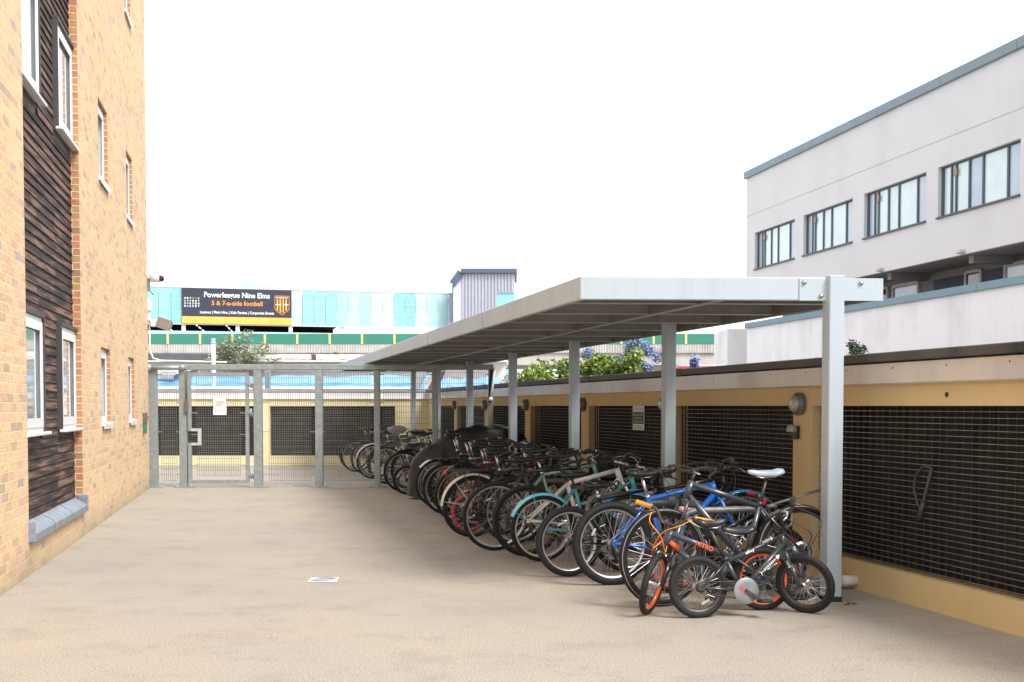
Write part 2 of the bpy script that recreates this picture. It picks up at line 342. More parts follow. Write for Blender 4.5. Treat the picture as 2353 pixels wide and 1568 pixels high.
# ---------------------------------------------------------------- brick building on the left
LF = Matrix.Translation((-1.93, 0, 0)) @ Matrix.Rotation(math.atan2(.9765, -.2155), 4, 'Z')   # x along wall, y into the wall
def sl(Y): return Y / .9765
RX0, RX1 = sl(9.30), sl(12.12)
bb = thing('brick_building', 'tall yellow brick building with dark timber cladding strip along the left of the yard', 'building', LF)
S1, S2 = (sl(13.62), sl(14.42)), (sl(16.40), sl(17.15)); END = sl(19.26)
floors = [(1.15, 2.11), (4.10, 5.09), (7.05, 8.05)]
ops = [(RX0, RX1, .30, 13.0, .09)] + [(a, b, z0, z1, .10) for a, b in (S1, S2) for z0, z1 in floors]
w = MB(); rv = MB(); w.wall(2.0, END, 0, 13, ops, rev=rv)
rv.build('brick_reveal', brick_mat([(0, (.30, .20, .13)), (.15, (.50, .24, .12)), (.4, (.46, .29, .13)), (.62, (.52, .22, .12)), (.82, (.42, .27, .13)), (.96, (.48, .19, .11)), (1, (.30, .22, .17))], 'shaded reveal brick'), bb)  # shaded look of the reveals put into darker, more orange brick colours
w.add([(END, 0, 0), (END, 7, 0), (END, 7, 13), (END, 0, 13)], [(0, 1, 2, 3)], [[(0, 0), (7, 0), (7, 13), (0, 13)]])
w.add([(2, 0, 0), (2, 0, 13), (2, 7, 13), (2, 7, 0)], [(0, 1, 2, 3)], [[(0, 0), (0, 13), (7, 13), (7, 0)]])
w.add([(2, 7, 0), (2, 7, 13), (END, 7, 13), (END, 7, 0)], [(0, 1, 2, 3)], [[(0, 0), (0, 13), (18, 13), (18, 0)]])
w.build('wall', BRICK, bb)
r = MB(); r.box(1.95, END + .05, -.05, 7.05, 13.0, 13.12); r.build('roof', DARKM, bb)
# cladding: real boards, each a little proud at its foot
c = MB(); z = .42; k = 0
W2 = (sl(11.16), RX1 - .005); W1 = (RX0 + .005, sl(10.30))
wf = [(1.17, 2.19), (4.13, 5.17), (7.1, 8.1)]
while z < 12.9:
    z2 = z + .086; spans = [(RX0, RX1)]
    for a, b in wf:
        if z2 > a - .02 and z < b + .03: spans = [(W1[1] + .03, W2[0] - .03)]
    for a, b in spans:
        c.add([(a, .074, z), (b, .074, z), (b, .086, z2 - .011), (a, .086, z2 - .011), (a, .09, z - .002), (b, .09, z - .002)],
              [(0, 1, 2, 3), (4, 5, 1, 0)], [[(a, z), (b, z), (b, z2), (a, z2)], [(a, z), (b, z), (b, z), (a, z)]])
    z = z2; k += 1
c.build('timber_cladding', WOOD, bb)
bk = MB(); bk.add([(RX0, .0895, .4), (RX1, .0895, .4), (RX1, .0895, 13), (RX0, .0895, 13)], [(0, 1, 2, 3)]); bk.build('cladding_backing', DARKM, bb)
def window(parent, x0, x1, z0, z1, y, ajar=False, sill=True, fy=.03, divider=None, name='window'):
    f = MB(); t = .07
    for a in ((x0, x0 + t, z0, z1), (x1 - t, x1, z0, z1)): f.box(a[0], a[1], y - fy, y + .02, a[2], a[3])
    for a in ((z0, z0 + t), (z1 - t, z1)): f.box(x0 + t, x1 - t, y - fy, y + .02, a[0], a[1])
    # opening sash, set a little proud
    t2 = .05; q = y - fy - .012
    for a in ((x0 + t * .6, x0 + t + t2), (x1 - t - t2, x1 - t * .6)): f.box(a[0], a[1], q, y - fy - .001, z0 + t * .6, z1 - t * .6)
    for a in ((z0 + t * .6, z0 + t + t2), (z1 - t - t2, z1 - t * .6)): f.box(x0 + t + t2, x1 - t - t2, q, y - fy - .001, a[0], a[1])
    o = f.build(name, UPVC, parent)
    p = MB(); p.add([(x0 + t, y - .012, z0 + t), (x1 - t, y - .012, z0 + t), (x1 - t, y - .012, z1 - t), (x0 + t, y - .012, z1 - t)], [(0, 1, 2, 3)]); p.build('pane', GLASS, o)
    if sill:
        s = MB(); s.bbox(x0 - .05, x1 + .05, y - fy - .065, y - fy + .005, z0 - .03, z0 - .003, .005); s.build('sill', UPVC, o)
    return o
for a, b in wf:
    for X0, X1 in (W1, W2):
        o = window(bb, X0 + .03, X1 - .005, a, b, .088, fy=.03)
        t = MB(); t.box(X0 - .0, X1, .03, .088, b + .002, b + .035); t.box(X0, X0 + .028, .035, .088, a, b); t.box(X1 + .001, X1 + .02, .04, .088, a, b) if X1 < RX1 - .1 else None
        t.build('surround', DARKM, o)
for a, b in (S1, S2):
    for z0, z1 in floors:
        o = window(bb, a + .003, b - .003, z0 + .005, z1 - .003, .099, sill=False, fy=.05)
        s = MB(); s.bbox(a + .002, b - .002, -.035, .085, z0 - .0, z0 + .04, .005); s.box(a + .002, b - .002, -.035, -.028, z0 - .03, z0 - .001); s.build('sill', UPVC, o)
L3 = (RX1 - RX0) / 3
for i in range(3):
    a, b = RX0 + i * L3 + .02, RX0 + (i + 1) * L3 - .02
    s = MB(); vs = []
    for x in (a, b): vs += [(x, -.045, .275), (x, -.045, .335), (x, -.02, .365), (x, .085, .425), (x, .085, .275)]
    s.add(vs, [(0, 1, 2, 3, 4), (9, 8, 7, 6, 5), (0, 5, 6, 1), (1, 6, 7, 2), (2, 7, 8, 3), (3, 8, 9, 4), (4, 9, 5, 0)])
    s.build('sill_block', SLATE, bb)
for x in (RX0 - .03, RX1 - .01):
    s = MB(); s.bbox(x, x + .04, -.052, .06, .27, .45, .01); s.build('sill_end', SLATE, bb)

WHITEP = paint('white paint', 228, 228, 226, .4); GREYP = paint('grey paint', 120, 122, 120, .4)
BLACKP = mat('black plastic', (.018, .018, .019), .45, 0, .2, 10)
def lw(x, z, y=0): return LF @ Vector((x, y, z))
# camera, conduit, floodlight, junction box, bin box on the brick corner
def at_wall(x_, z_): return LF @ Matrix.Translation((x_, 0, z_))
cc = thing('security_camera', 'white dome security camera fixed high on the brick building corner', 'camera', at_wall(END - .02, 3.58))
m_ = MB(); m_.tube([(0, .0, 0), (0, -.06, 0)], .05, 14); m_.tube([(0, -.06, 0), (0, -.20, .0)], .085, 16); m_.build('housing', WHITEP, cc)
m_ = MB(); m_.sphere((0, -.225, -.02), .055, 14, 8); m_.build('dome', BLACKP, cc)
m_ = MB(); m_.box(-.03, .03, -.05, -.001, -.24, -.05); m_.tube([(0, -.03, -.22), (0, -.10, -.3)], .012, 6); m_.build('bracket', GREYP, cc)
cn = thing('conduit', 'white cable conduit running down the brick corner to the fence rail', 'conduit', at_wall(END - .02, 2.15))
m_ = MB(); m_.tube([(0, -.03, 1.05), (0, -.03, .2), (.01, -.08, .06), (.02, -.2, .02), (.02, -1.3, 0.0)], .014, 8); m_.build('pipe', WHITEP, cn)
m_ = MB(); m_.bbox(-.05, .05, -.075, -.001, .86, 1.02, .006); m_.build('junction_box', WHITEP, cn)
fl = thing('floodlight', 'grey floodlight pointing down from the brick corner above the fence', 'floodlight', at_wall(END - .05, 2.80))
m_ = MB(); m_.tube([(0, 0, .05), (0, -.18, .04)], .018, 8); m_.bbox(-.04, .04, -.15, -.05, -.06, .05, .01); m_.build('bracket', WHITEP, fl)
m_ = MB(Matrix.Translation((-.02, -.29, -.02)) @ Matrix.Rotation(R_(20), 4, 'X') @ Matrix.Rotation(R_(-25), 4, 'Z')); m_.loft([[(-.08, -.13, -.09), (-.08, .13, -.09), (-.08, .13, .09), (-.08, -.13, .09)], [(.07, -.09, -.06), (.07, .09, -.06), (.07, .09, .07), (.07, -.09, .07)]], smooth=False); m_.build('lamp_head', mat('lamp body', srgb(150, 146, 138), .5), fl)
m_ = MB(Matrix.Translation((-.02, -.29, -.02)) @ Matrix.Rotation(R_(20), 4, 'X') @ Matrix.Rotation(R_(-25), 4, 'Z')); m_.box(-.084, -.0805, -.11, .11, -.07, .07); m_.build('lens', glass_mat('lamp glass', (.22, .22, .20)), fl)
bx = thing('exit_button_box', 'brown box over a green push button box on the brick wall beside the fence', 'switch box', at_wall(sl(18.35), 1.12))
m_ = MB(); m_.bbox(-.09, .09, -.06, -.001, .0, .17, .006); m_.build('cover_box', mat('brown box', srgb(112, 98, 84), .5), bx)
m_ = MB(); m_.bbox(-.08, .08, -.05, -.001, -.17, -.004, .006); m_.build('button_box', mat('green box', srgb(38, 130, 84), .5), bx)
m_ = MB(); m_.tube([(.09, -.03, .09), (.75, -.03, .09)], .013, 6); m_.build('conduit_pipe', GREYP, bx)

# ================================================================ GARAGE WALLS
ZC, ZD, ZF, ZO, ZP = 1.785, 1.715, 1.552, 1.40, .21
YEL = streaked('yellow render', (.66, .505, .265), (.49, .36, .18), .35, .85, 3, 1.2)
YEL2 = streaked('pale yellow render', (.76, .68, .42), (.55, .47, .3), .35, .85, 3, 1.2)
CREAMF = streaked('cream fascia', (.62, .57, .52), (.34, .31, .29), .45, .16, 3, .8, spec=.8)
WHITEF = streaked('white fascia', (.92, .92, .92), (.7, .7, .7), .35, .3, 3, .8)
CAP = streaked('dark metal coping', (.10, .095, .09), (.025, .024, .022), .9, .45, 5, 1)
GALV2 = mat('grille bar', (.32, .32, .315), .4, .6, .2, 6)
GALV3 = mat('grille upright', (.05, .047, .042), .6, .3, .2, 6)
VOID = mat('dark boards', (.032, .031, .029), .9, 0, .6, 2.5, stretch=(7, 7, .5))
def grille(parent, a, b, z0, z1, y, hb=.0036, backcol=VOID, vmat=GALV3, vpitch=.0865):
    q = MB(); z = z0 + .03; n = int((z1 - z0 - .03) / .0415)
    for i in range(n + 1): q.box(a + .002, b - .002, y, y + .012, z + i * .0415, z + i * .0415 + hb)
    o = q.build('grille', GALV2, parent)
    q = MB(); x = a + .04
    while x < b - .01: q.box(x, x + .006, y + .0125, y + .026, z0 + .03, z1 - .002); x += vpitch
    q.build('grille_upright', vmat, o)
    for i in range(2):     # frame angle
        pass
    return o
RWM = Matrix.Translation((4.82, 0, 0)) @ Matrix.Rotation(math.atan2(-.9691, .2465), 4, 'Z')   # x runs towards the camera, y into the wall
def sr(Y): return -Y / .9691
pil = [6.62 - 2.83 * .97 * 1.0, 6.60, 9.43, 12.28, 15.12, 17.97, 20.80, 23.55]
rw = thing('garage_wall', 'low yellow rendered wall with black wire grilles running behind the bike shelter', 'wall', RWM)
ops = []; HW = .155
for a, b in zip(pil, pil[1:] + [26.3]):
    ops.append((sr(b - HW), sr(a + HW), ZP, ZO, .16))
XA, XB = sr(26.6), sr(3.9)
w = MB(); w.wall(XA, XB, 0, ZF, ops)
w.add([(XB, 0, 0), (XB, .9, 0), (XB, .9, 1.7), (XB, 0, 1.7)], [(0, 1, 2, 3)])
w.build('wall', YEL, rw)
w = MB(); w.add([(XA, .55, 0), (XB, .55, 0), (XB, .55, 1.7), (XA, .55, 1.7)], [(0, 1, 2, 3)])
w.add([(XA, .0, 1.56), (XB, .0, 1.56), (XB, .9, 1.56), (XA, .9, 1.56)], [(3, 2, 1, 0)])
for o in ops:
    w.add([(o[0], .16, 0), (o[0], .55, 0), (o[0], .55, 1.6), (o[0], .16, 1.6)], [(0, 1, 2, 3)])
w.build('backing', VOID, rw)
f = MB(); x = XA; js = [-6.4, -9.35, -11.4, -14.1, -17.2, -20.4, -23.4]
cuts = sorted([XA] + [j for j in js if XA < j < XB] + [XB])
for a, b in zip(cuts, cuts[1:]):
    vs = []
    for X in (a + .003, b - .003): vs += [(X, -.05, ZF + .012), (X, -.05, ZD - .01), (X, -.02, ZD), (X, .1, ZD), (X, .1, ZF), (X, -.03, ZF)]
    f.add(vs, [(5, 4, 3, 2, 1, 0), (6, 7, 8, 9, 10, 11)] + [(k, k + 6, (k + 1) % 6 + 6, (k + 1) % 6) for k in range(6)])
f.build('fascia', CREAMF, rw)
f = MB(); a = XA
while a < XB:
    b = min(a + 3.05, XB); f.bbox(a, b - .004, -.075, .32, ZD + .002, ZC, .006)
    if b < XB: f.bbox(b - .09, b + .07, -.08, .325, ZD - .004, ZC + .005, .005)
    a = b
f.build('coping', CAP, rw)
for o in ops: grille(rw, o[0], o[1], o[2], o[3], .06)
dots = MB()
rr = random.Random(3); x = XA + .5
while x < XB - .2:
    dots.tube([(x, -.0515, ZF + .118), (x, -.0535, ZF + .118)], .006, 6); x += .62
dots.tube([(sr(7.55), -.004, 1.475), (sr(7.55), .003, 1.475)], .018, 12)
dots.build('fixing_hole', BLACKP, rw)
# back wall
BW = Matrix.Translation((0, 26.6, 0))
bw = thing('garage_wall', 'pale yellow wall with black wire grilles closing the far end of the yard', 'wall', BW)
def bx_(x): return (x - CX) * 26.6 / FPX
o1 = (bx_(330) - 1.2, bx_(585), .227, 1.395, .16); o2 = (bx_(620), bx_(908), .227, 1.395, .16)
BX0, BX1 = -11.5, bx_(987)
w = MB(); w.wall(BX0, BX1, 0, 1.56, [o1, o2]); w.build('wall', YEL2, bw)
w = MB(); w.box(BX0, BX1, -.04, .1, 1.562, 1.718); w.build('fascia', WHITEF, bw)
w = MB(); w.bbox(BX0, BX1 - .02, -.06, .5, 1.72, 1.80, .006); w.build('coping', mat('grey coping', (.36, .36, .37), .5, 0, .15, 3), bw)
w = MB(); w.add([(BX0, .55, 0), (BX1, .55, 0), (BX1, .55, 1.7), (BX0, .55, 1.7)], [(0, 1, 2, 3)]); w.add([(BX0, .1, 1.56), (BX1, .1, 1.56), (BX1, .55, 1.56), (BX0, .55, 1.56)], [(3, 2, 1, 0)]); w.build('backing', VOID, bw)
for o in (o1, o2): grille(bw, *o[:4], .05, .006)

# bulkhead lights on the pillars
LMAT = mat('grey lamp casing', (.16, .15, .14), .35, 0, .2, 8); LENS = glass_mat('lamp lens', (.28, .27, .25), .3)
for i, Y in enumerate([9.43, 12.28, 15.12, 17.97, 20.80, 23.55]):
    Mx = RWM @ Matrix.Translation((sr(Y) - .02, 0, 1.415))
    lab = ['round grey bulkhead lamp on the nearest yellow pillar', 'round grey bulkhead lamp half hidden behind the second shelter post', 'round grey bulkhead lamp on the pillar behind the third shelter post',
           'round grey bulkhead lamp between the third and fourth shelter posts', 'round grey bulkhead lamp just inside the end of the mesh fence', 'farthest round grey bulkhead lamp near the wall corner'][i]
    b = thing('bulkhead_lamp', lab, 'wall lamp', Mx, 'bulkhead lamps on the garage wall')
    q = MB(); q.ring((0, 0, 0), [(.0, -.075), (.06, -.075), (.082, -.06), (.088, -.002)], 28); q.build('casing', LMAT, b)
    q = MB(); q.ring((0, 0, 0), [(.0, -.098), (.04, -.096), (.064, -.088), (.072, -.07)], 24); q.build('lens', LENS, b)
    q = MB(); q.ring((0, 0, 0), [(.086, -.05), (.094, -.05), (.094, -.02), (.086, -.02)], 28); q.build('guard_band', LMAT, b)
sn = thing('sensor_light', 'small black and clear sensor lamp on the yellow pillar under the big bulkhead lamp', 'sensor', RWM @ Matrix.Translation((sr(9.5), 0, 1.18)))
q = MB(); q.bbox(-.035, .035, -.04, -.001, -.06, .05, .008); q.build('bracket', BLACKP, sn)
q = MB(); q.tube([(0, -.06, .0), (0, -.06, .035)], .045, 14); q.sphere((0, -.06, .035), .044, 14, 6, (1, 1, .7)); q.build('dome', LENS, sn)
# notice on the grille
NM = RWM @ Matrix.Translation((-12532 / (1458 - 515) / .9691, .052, 1.27 - .012))
sg = thing('risk_notice', 'white and black notice about bicycles left at owners risk tied to the wall grille', 'sign', NM)
q = MB(); q.bbox(-.19, .19, -.006, 0, -.145, .145, .003); q.build('panel', WHITEP, sg)
q = MB(); q.box(-.176, .176, -.0075, -.0062, -.07, .07); q.build('black_panel', BLACKP, sg)
q = MB()
for k in range(9):
    for j in range(3):
        x = -.172 + k * .038; 
        for z0 in (.085, -.128): q.add([(x, -.0066, z0 + j * .014), (x + .016, -.0066, z0 + j * .014), (x + .026, -.0066, z0 + j * .014 + .009), (x + .010, -.0066, z0 + j * .014 + .009)], [(0, 1, 2, 3)])
q.build('hatch_pattern', BLACKP, sg)
for i, t in enumerate(('Bicycles left', 'entirely at', 'owners risk')):
    text_into(t, 'lettering', WHITEP, sg, Matrix.Translation((0, -.0078, .035 - .037 * i)), w=.29 if i != 1 else .22, h=.027)
# folding lock hanging on the near grille
LK = RWM @ Matrix.Translation((sr(7.86), .045, .84))
q = MB(); q.tube([(.10, 0, .13), (0, 0, .14), (-.08, -.005, .07), (-.10, -.005, -.02), (-.06, 0, -.13), (-.02, 0, -.17)], .009, 8)
q.tube([(-.02, 0, -.19), (.0, 0, -.13), (.10, 0, .13)], .012, 8); q.tube([(-.045, 0, -.24), (.01, 0, -.11)], .02, 8)
q.build('bicycle_lock', mat('lock rubber', (.05, .048, .045), .5), None, LK, None, 'black hoop bicycle lock hanging on the grille right of the front post', 'lock')
# pipe stub
pp = Matrix.Translation(RWM @ Vector((sr(8.62), 0, .065))) @ Matrix.Rotation(0, 4, 'Z')
q = MB(RWM.to_3x3().to_4x4()); q.tube([(0, 0, 0), (0, -.17, 0)], .042, 18); q.ring((0, -.17, 0), [(.034, -.001), (.045, -.001), (.045, .05), (.042, .05)], 18)
q.build('drain_pipe', WHITEP, None, pp, None, 'white plastic drain pipe stub sticking out beside the front post', 'pipe')

# ================================================================ CANOPY
VX, VY, WX, WY = -.2465, .9691, .9989, .0468
CM = Matrix(((WX, VX, 0, 0), (WY, VY, 0, 0), (0, 0, 1, 0), (0, 0, 0, 1)))     # a = across, b = along the row
CO = Vector((.478, 8.0, 0)); CT = Matrix.Translation(CO)
POST = streaked('pale grey powder coat', (.43, .50, .56), (.33, .37, .40), .6, .42, 9, .5, bmp=.02)
SOFF = mat('shaded grey coat', (.17, .17, .165), .5, .2, .12, 6); PURL = mat('purlin coat', (.26, .26, .255), .5, .1, .12, 6); PURL2 = mat('purlin lip', (.48, .48, .47), .4, .1, .1, 6); POST2 = streaked('soffit metal', (.07, .068, .066), (.04, .039, .038), .5, .6, 2, 2)  # beams darkened for roof shade, purlin lips lightened as lit edges, in colour only
shel = thing('bike_shelter', 'long pale grey flat roofed bike shelter on square posts', 'shelter', CT)
ML, NMOD = 3.076, 6; ZB, ZT, AW = 2.148, 2.312, 2.17
for k in range(NMOD):
    b0, b1 = k * ML + .018, (k + 1) * ML - .018
    zt = ZT; q = MB(CM)
    q.bbox(0, .05, b0 if k else .052, b1, ZB, zt, .006); q.build('edge_beam', POST, shel)
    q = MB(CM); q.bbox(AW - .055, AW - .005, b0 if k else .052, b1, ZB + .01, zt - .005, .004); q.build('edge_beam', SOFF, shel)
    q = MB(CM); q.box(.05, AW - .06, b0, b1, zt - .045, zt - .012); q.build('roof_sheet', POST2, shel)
    for j in range(3):
        q = MB(CM); y = b0 + (b1 - b0) * (j + .55) / 3
        q.box(.052, AW - .057, y - .02, y + .02, zt - .135, zt - .046); pu = q.build('purlin', PURL, shel); q = MB(CM); q.box(.053, AW - .058, y - .034, y + .034, zt - .142, zt - .1355); q.build('flange', PURL2, pu)
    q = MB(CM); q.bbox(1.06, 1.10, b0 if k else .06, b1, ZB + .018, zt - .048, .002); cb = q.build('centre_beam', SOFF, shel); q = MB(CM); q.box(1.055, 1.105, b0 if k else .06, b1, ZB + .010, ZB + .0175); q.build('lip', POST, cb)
q = MB(CM); q.bbox(0, 1.90, -.004, .05, ZB, ZT + .0, .006); q.build('end_beam', POST, shel)
BOLT = mat('steel bolt', (.5, .48, .44), .3, .9, .2, 20)
for k in range(NMOD + 1):
    b = k * ML; o = -.055 if k == 0 else -.05
    if k == 0: q = MB(CM); q.bbox(1.56, 2.165, b + o + .043, b + o + .049, ZB - .002, ZT - .006, .002)
    if k == 0: br_ = q.build('bracket_plate', POST, shel)
    if k == 0:
        q = MB(CM)
        for a, z in ((1.592, ZT - .036), (1.713, ZB + .032), (2.0, ZT - .04)):
            q.ring((a, b - .016, z), [(0, -.014), (.009, -.014), (.011, -.008), (.016, -.006), (.016, 0)], 12)
        q.build('bolt', BOLT, br_)
    a0 = 1.757
    q = MB(CM); q.bbox(a0, a0 + .107, b - .055, b + .05, .036, ZT + .012, .005); q.build('post', POST, shel)
    q = MB(CM); q.box(a0 - .003, a0 + .11, b - .054, b + .049, 0, .0358); q.build('post_foot', BLACKP, shel)

# ================================================================ FENCE AND GATE
GALV = mat('galvanised steel', (.37, .42, .44), .45, .3, .3, 14, bump=.08, col2=(.25, .295, .31))
WIRE = mat('mesh wire', (.20, .21, .21), .5, .4, .2, 9)
FY = 19.4; FM = Matrix.Translation((-6.1, FY, 0)); fs = FY / FPX
def fx(x): return (x - CX) * fs + 6.1
def fz(y): return CH + (933 - y) * fs
fe = thing('mesh_fence', 'galvanised steel mesh fence across the yard between brick corner and garage wall', 'fence', FM)
posts = [(341, 362, 1), (413, 430, 1), (584, 603, 1), (725, 742, 1), (860, 874, 1), (993, 1006, 0), (1122, 1134, 0)]
for a, b, pl in posts:
    q = MB(); q.bbox(fx(a), fx(b), -.05, .05, 0.012, fz(851), .006); o = q.build('post', GALV, fe)
    q = MB(); q.bbox(fx(a) - .09, fx(b) + .09, -.09, .09, 0, .016, .003); 
    for x in (fx(a) - .06, fx(b) + .06):
        q.tube([(x, -.06, .016), (x, -.06, .04)], .014, 6)
    q.build('base_plate', GALV, o)
q = MB(); q.bbox(fx(340), fx(1134), -.05, .05, fz(850.5), fz(838), .006); q.build('top_rail', GALV, fe)
q = MB(); q.tube([(fx(346), -.085, fz(846)), (fx(423), -.085, fz(846))], .035, 10); q.sphere((fx(346), -.085, fz(846)), .07, 10, 6); q.sphere((fx(423), -.085, fz(846)), .055, 10, 6); q.build('conduit_pipe', GALV, fe)
def meshpanel(par, xa, xb, za, zb, y=0., skip=None):
    q = MB(); n = max(2, round((xb - xa) / .0385)); t = .0026
    for i in range(n + 1):
        x = xa + (xb - xa) * i / n
        if skip and x < skip[0] :
            q.box(x - t, x + t, y - t, y + t, za, skip[1]); q.box(x - t, x + t, y - t, y + t, skip[2], zb)
        else: q.box(x - t, x + t, y - t, y + t, za, zb)
    n = max(2, round((zb - za) / .1))
    for i in range(n + 1):
        z = za + (zb - za) * i / n
        x0 = xa if not (skip and skip[1] < z < skip[2]) else skip[0]
        q.box(x0, xb, y - 3 * t, y - t, z - t, z + t)
    return q.build('mesh_panel', WIRE, par)
bays = [(372, 408), (639, 713), (752, 846), (884, 984), (1010, 1118)]
bays = [(371, 406, 361, 414), (618, 714, 603, 725), (745, 850, 741, 861), (882, 984, 873, 994), (1012, 1116, 1005, 1123)]
for xa, xb, pa, pb in bays:
    o = meshpanel(fe, fx(xa), fx(xb), fz(1105), fz(856)); q = MB()
    for z in (.42 - .2, .95, 1.45, 1.93):
        q.box(fx(pa) - .01, fx(xa) + .01, -.006, .006, z, z + .012); q.box(fx(xb) - .01, fx(pb) + .01, -.006, .006, z, z + .012)
        for x in (fx(xa) - .03, fx(xb) + .03): q.tube([(x, -.008, z + .005), (x, -.03, z + .005)], .01, 6)
    q.build('mesh_clip', GALV, fe)
# strut and white tube at the right hand end
q = MB(); q.bar((fx(1131), -.06, fz(850)), (fx(1126), -.07, fz(925)), .06, .05); q.build('end_strut', BLACKP, fe)
q = MB(); q.tube([(fx(1137), -.1, fz(846)), (fx(1133), -.11, fz(880)), (fx(1128), -.12, fz(918))], .022, 8); q.sphere((fx(1128), -.13, fz(918)), .04, 10, 6); q.build('end_pipe', WHITEP, fe)
# gate
gt = thing('mesh_gate', 'galvanised mesh gate with notched lock side and paper notice', 'gate', Matrix.Translation((-6.1, FY - .02, 0)))
gx0, gx1 = fx(433), fx(573); s_ = .058
q = MB(); q.bbox(gx0, gx0 + s_, -.03, .03, fz(1110) + s_, fz(1020), .004) if False else None
q.bbox(gx0, gx0 + s_, -.03, .03, fz(1110), fz(1018), .004); q.bbox(gx0, gx0 + s_, -.03, .03, fz(991), fz(857), .004)
q.bbox(gx1 - s_, gx1, -.03, .03, fz(1110), fz(857), .004)
q.bbox(gx0 + s_, gx1 - s_, -.03, .03, fz(1110), fz(1110) + .055, .004); q.bbox(gx0 + s_, gx1 - s_, -.03, .03, fz(857) - .06, fz(857), .004)
q.build('gate_frame', GALV, gt)
q = MB(); q.bbox(gx0 + s_, gx0 + .17, -.03, .03, fz(991), fz(991) + .045, .003); q.bbox(gx0 + s_, gx0 + .17, -.03, .03, fz(1018) - .045, fz(1018), .003); q.bbox(gx0 + .17, gx0 + .225, -.03, .03, fz(1018) - .045, fz(991) + .045, .003)
q.build('lock_housing', mat('bright galvanised', (.62, .64, .64), .4, .4, .15, 9), gt)
meshpanel(gt, gx0 + .15, gx1 - .15, fz(1094), fz(867), 0, skip=(gx0 + .26, fz(1026), fz(983)))
q = MB()
for z in (fz(882), fz(950), fz(1000), fz(1070)): q.box(gx0 + s_ - .005, gx0 + .16, -.006, .006, z, z + .012); q.box(gx1 - .16, gx1 - s_ + .005, -.006, .006, z, z + .012)
q.build('mesh_clip', GALV, gt)
for y in (880, 945, 1088):
    q = MB(); q.bar((gx1 - .005, -.02, fz(y)), (fx(586), .03, fz(y + 12)), .035, .06); q.tube([(gx1 + .035, -.01, fz(y - 6)), (gx1 + .035, -.01, fz(y + 12))], .02, 8); q.build('hinge', GALV, gt)
q = MB(); q.bbox(fx(428), fx(435), -.07, -.03, fz(948), fz(918), .004); q.tube([(fx(431), -.05, fz(918)), (fx(431), -.05, fz(855))], .009, 6); q.build('keypad', mat('brown box', srgb(112, 98, 84), .5), gt)
# paper notice held to the gate
nt_ = thing('paper_notice', 'white paper notice with faint red print taped to the gate', 'notice', Matrix.Translation((-6.1 + (fx(492) + fx(522)) / 2, FY - .045, fz(933.5))))
q = MB(); hw = .112; rings = []
for j in range(6):
    z = .15 - .30 * j / 5; rings.append([(-hw + .004 * math.sin(j), -.006 * math.sin(j * 1.3), z), (hw, -.012 * math.cos(j), z)])
for j in range(5): q.add([*rings[j], *rings[j + 1]], [(0, 2, 3, 1)])
q.build('sheet', mat('paper', (.86, .86, .86), .7, 0, .02, 5), nt_)
q = MB()
for j, wd in enumerate((.12, .15, .13, .09)):
    q.add([(-.06, -.016, .085 - j * .022), (-.06 + wd, -.016, .085 - j * .022), (-.06 + wd, -.016, .078 - j * .022), (-.06, -.016, .078 - j * .022)], [(0, 3, 2, 1)])
q.build('print', mat('red print', (.75, .30, .33), .7), nt_)

# ================================================================ GROUND COVERS
COV = mat('white cover', (.68, .72, .76), .5, 0, .08, 20); INK = mat('dark inlay', (.02, .025, .04), .4)
def cover(M, lab):
    t = thing('drain_cover', lab, 'drain cover', M); q = MB(); q.bbox(-.115, .115, -.10, .10, .002, .008, .002); q.build('plate', COV, t)
    q = MB(); q.ring((0, 0, .0086), [(0, 0), (.078, 0)], 24, axis='z'); q.build('grating', mat('cover centre', (.26, .31, .36), .5), t)
    q = MB()
    for s in (0, math.pi):
        pts = [(.096 * math.cos(s + a), .090 * math.sin(s + a), .0095) for a in [R_(20 + 14 * i) for i in range(8)]]
        for i in range(7): 
            w_ = .004 + (.012 if i < 2 else .004 * (1 - i / 7)); a, b = Vector(pts[i]), Vector(pts[i + 1]); n = (b - a).cross(Vector((0, 0, 1))).normalized()
            q.add([a + n * w_, b + n * w_ * .8, b - n * w_ * .8, a - n * w_], [(3, 2, 1, 0)])
    q.build('arrow', INK, t); return t
Yc = CH * FPX / (1336 - 933); p = at(743, 1336, Yc); cover(T(p.x, Yc, 0, R_(3)), 'small white square drain cover with curved arrows in the middle of the deck')
Yc = CH * FPX / (1117.5 - 933); p = at(656, 1117.5, Yc); cover(T(p.x, Yc, 0), 'small pale drain cover just beyond the fence line')
# ================================================================ WHITE BLOCK ON THE RIGHT
RW2 = Matrix.Translation((8.86 + .214 * 43, 0, 0)) @ Matrix.Rotation(math.atan2(-.9779, .2093), 4, 'Z')
def sb(Y): return -Y / .9779
RENDER = streaked('pale lilac render', (.66, .665, .69), (.57, .57, .59), .5, .85, .5, .12)
RENDER2 = streaked('white parapet render', (.80, .81, .84), (.58, .57, .57), .6, .85, 1.6, .12)
BLUECAP = mat('blue grey metal capping', srgb(118, 136, 148), .45, .1, .08, 1.5)
ALU = mat('grey window metal', srgb(72, 86, 92), .4, .2, .1, 3)
PANE = glass_mat('bright pane', (.58, .72, .76), .05); PANE2 = glass_mat('blue pane', (.38, .47, .58), .05)
wbd = thing('white_apartment_block', 'long pale rendered block with a row of grey framed windows behind the garage wall', 'building', RW2)
def zb(px): return CH + px * 43 / FPX
Z_ROOF, Z_CB, Z_J, Z_WT, Z_WS, Z_SO, Z_GT, Z_GB = zb(533), zb(517), zb(431), zb(388), zb(307), zb(238), zb(189), zb(177)
x0, x1 = sb(43.0), sb(16)
wins = []; Y = 43 - .65
for a, b in ((1111, 1202), (1222, 1334), (1360, 1501), (1528, 1715)): wins.append((43 * 1092 / a, 43 * 1092 / b))
sp = wins[2][0] - wins[3][0]; 
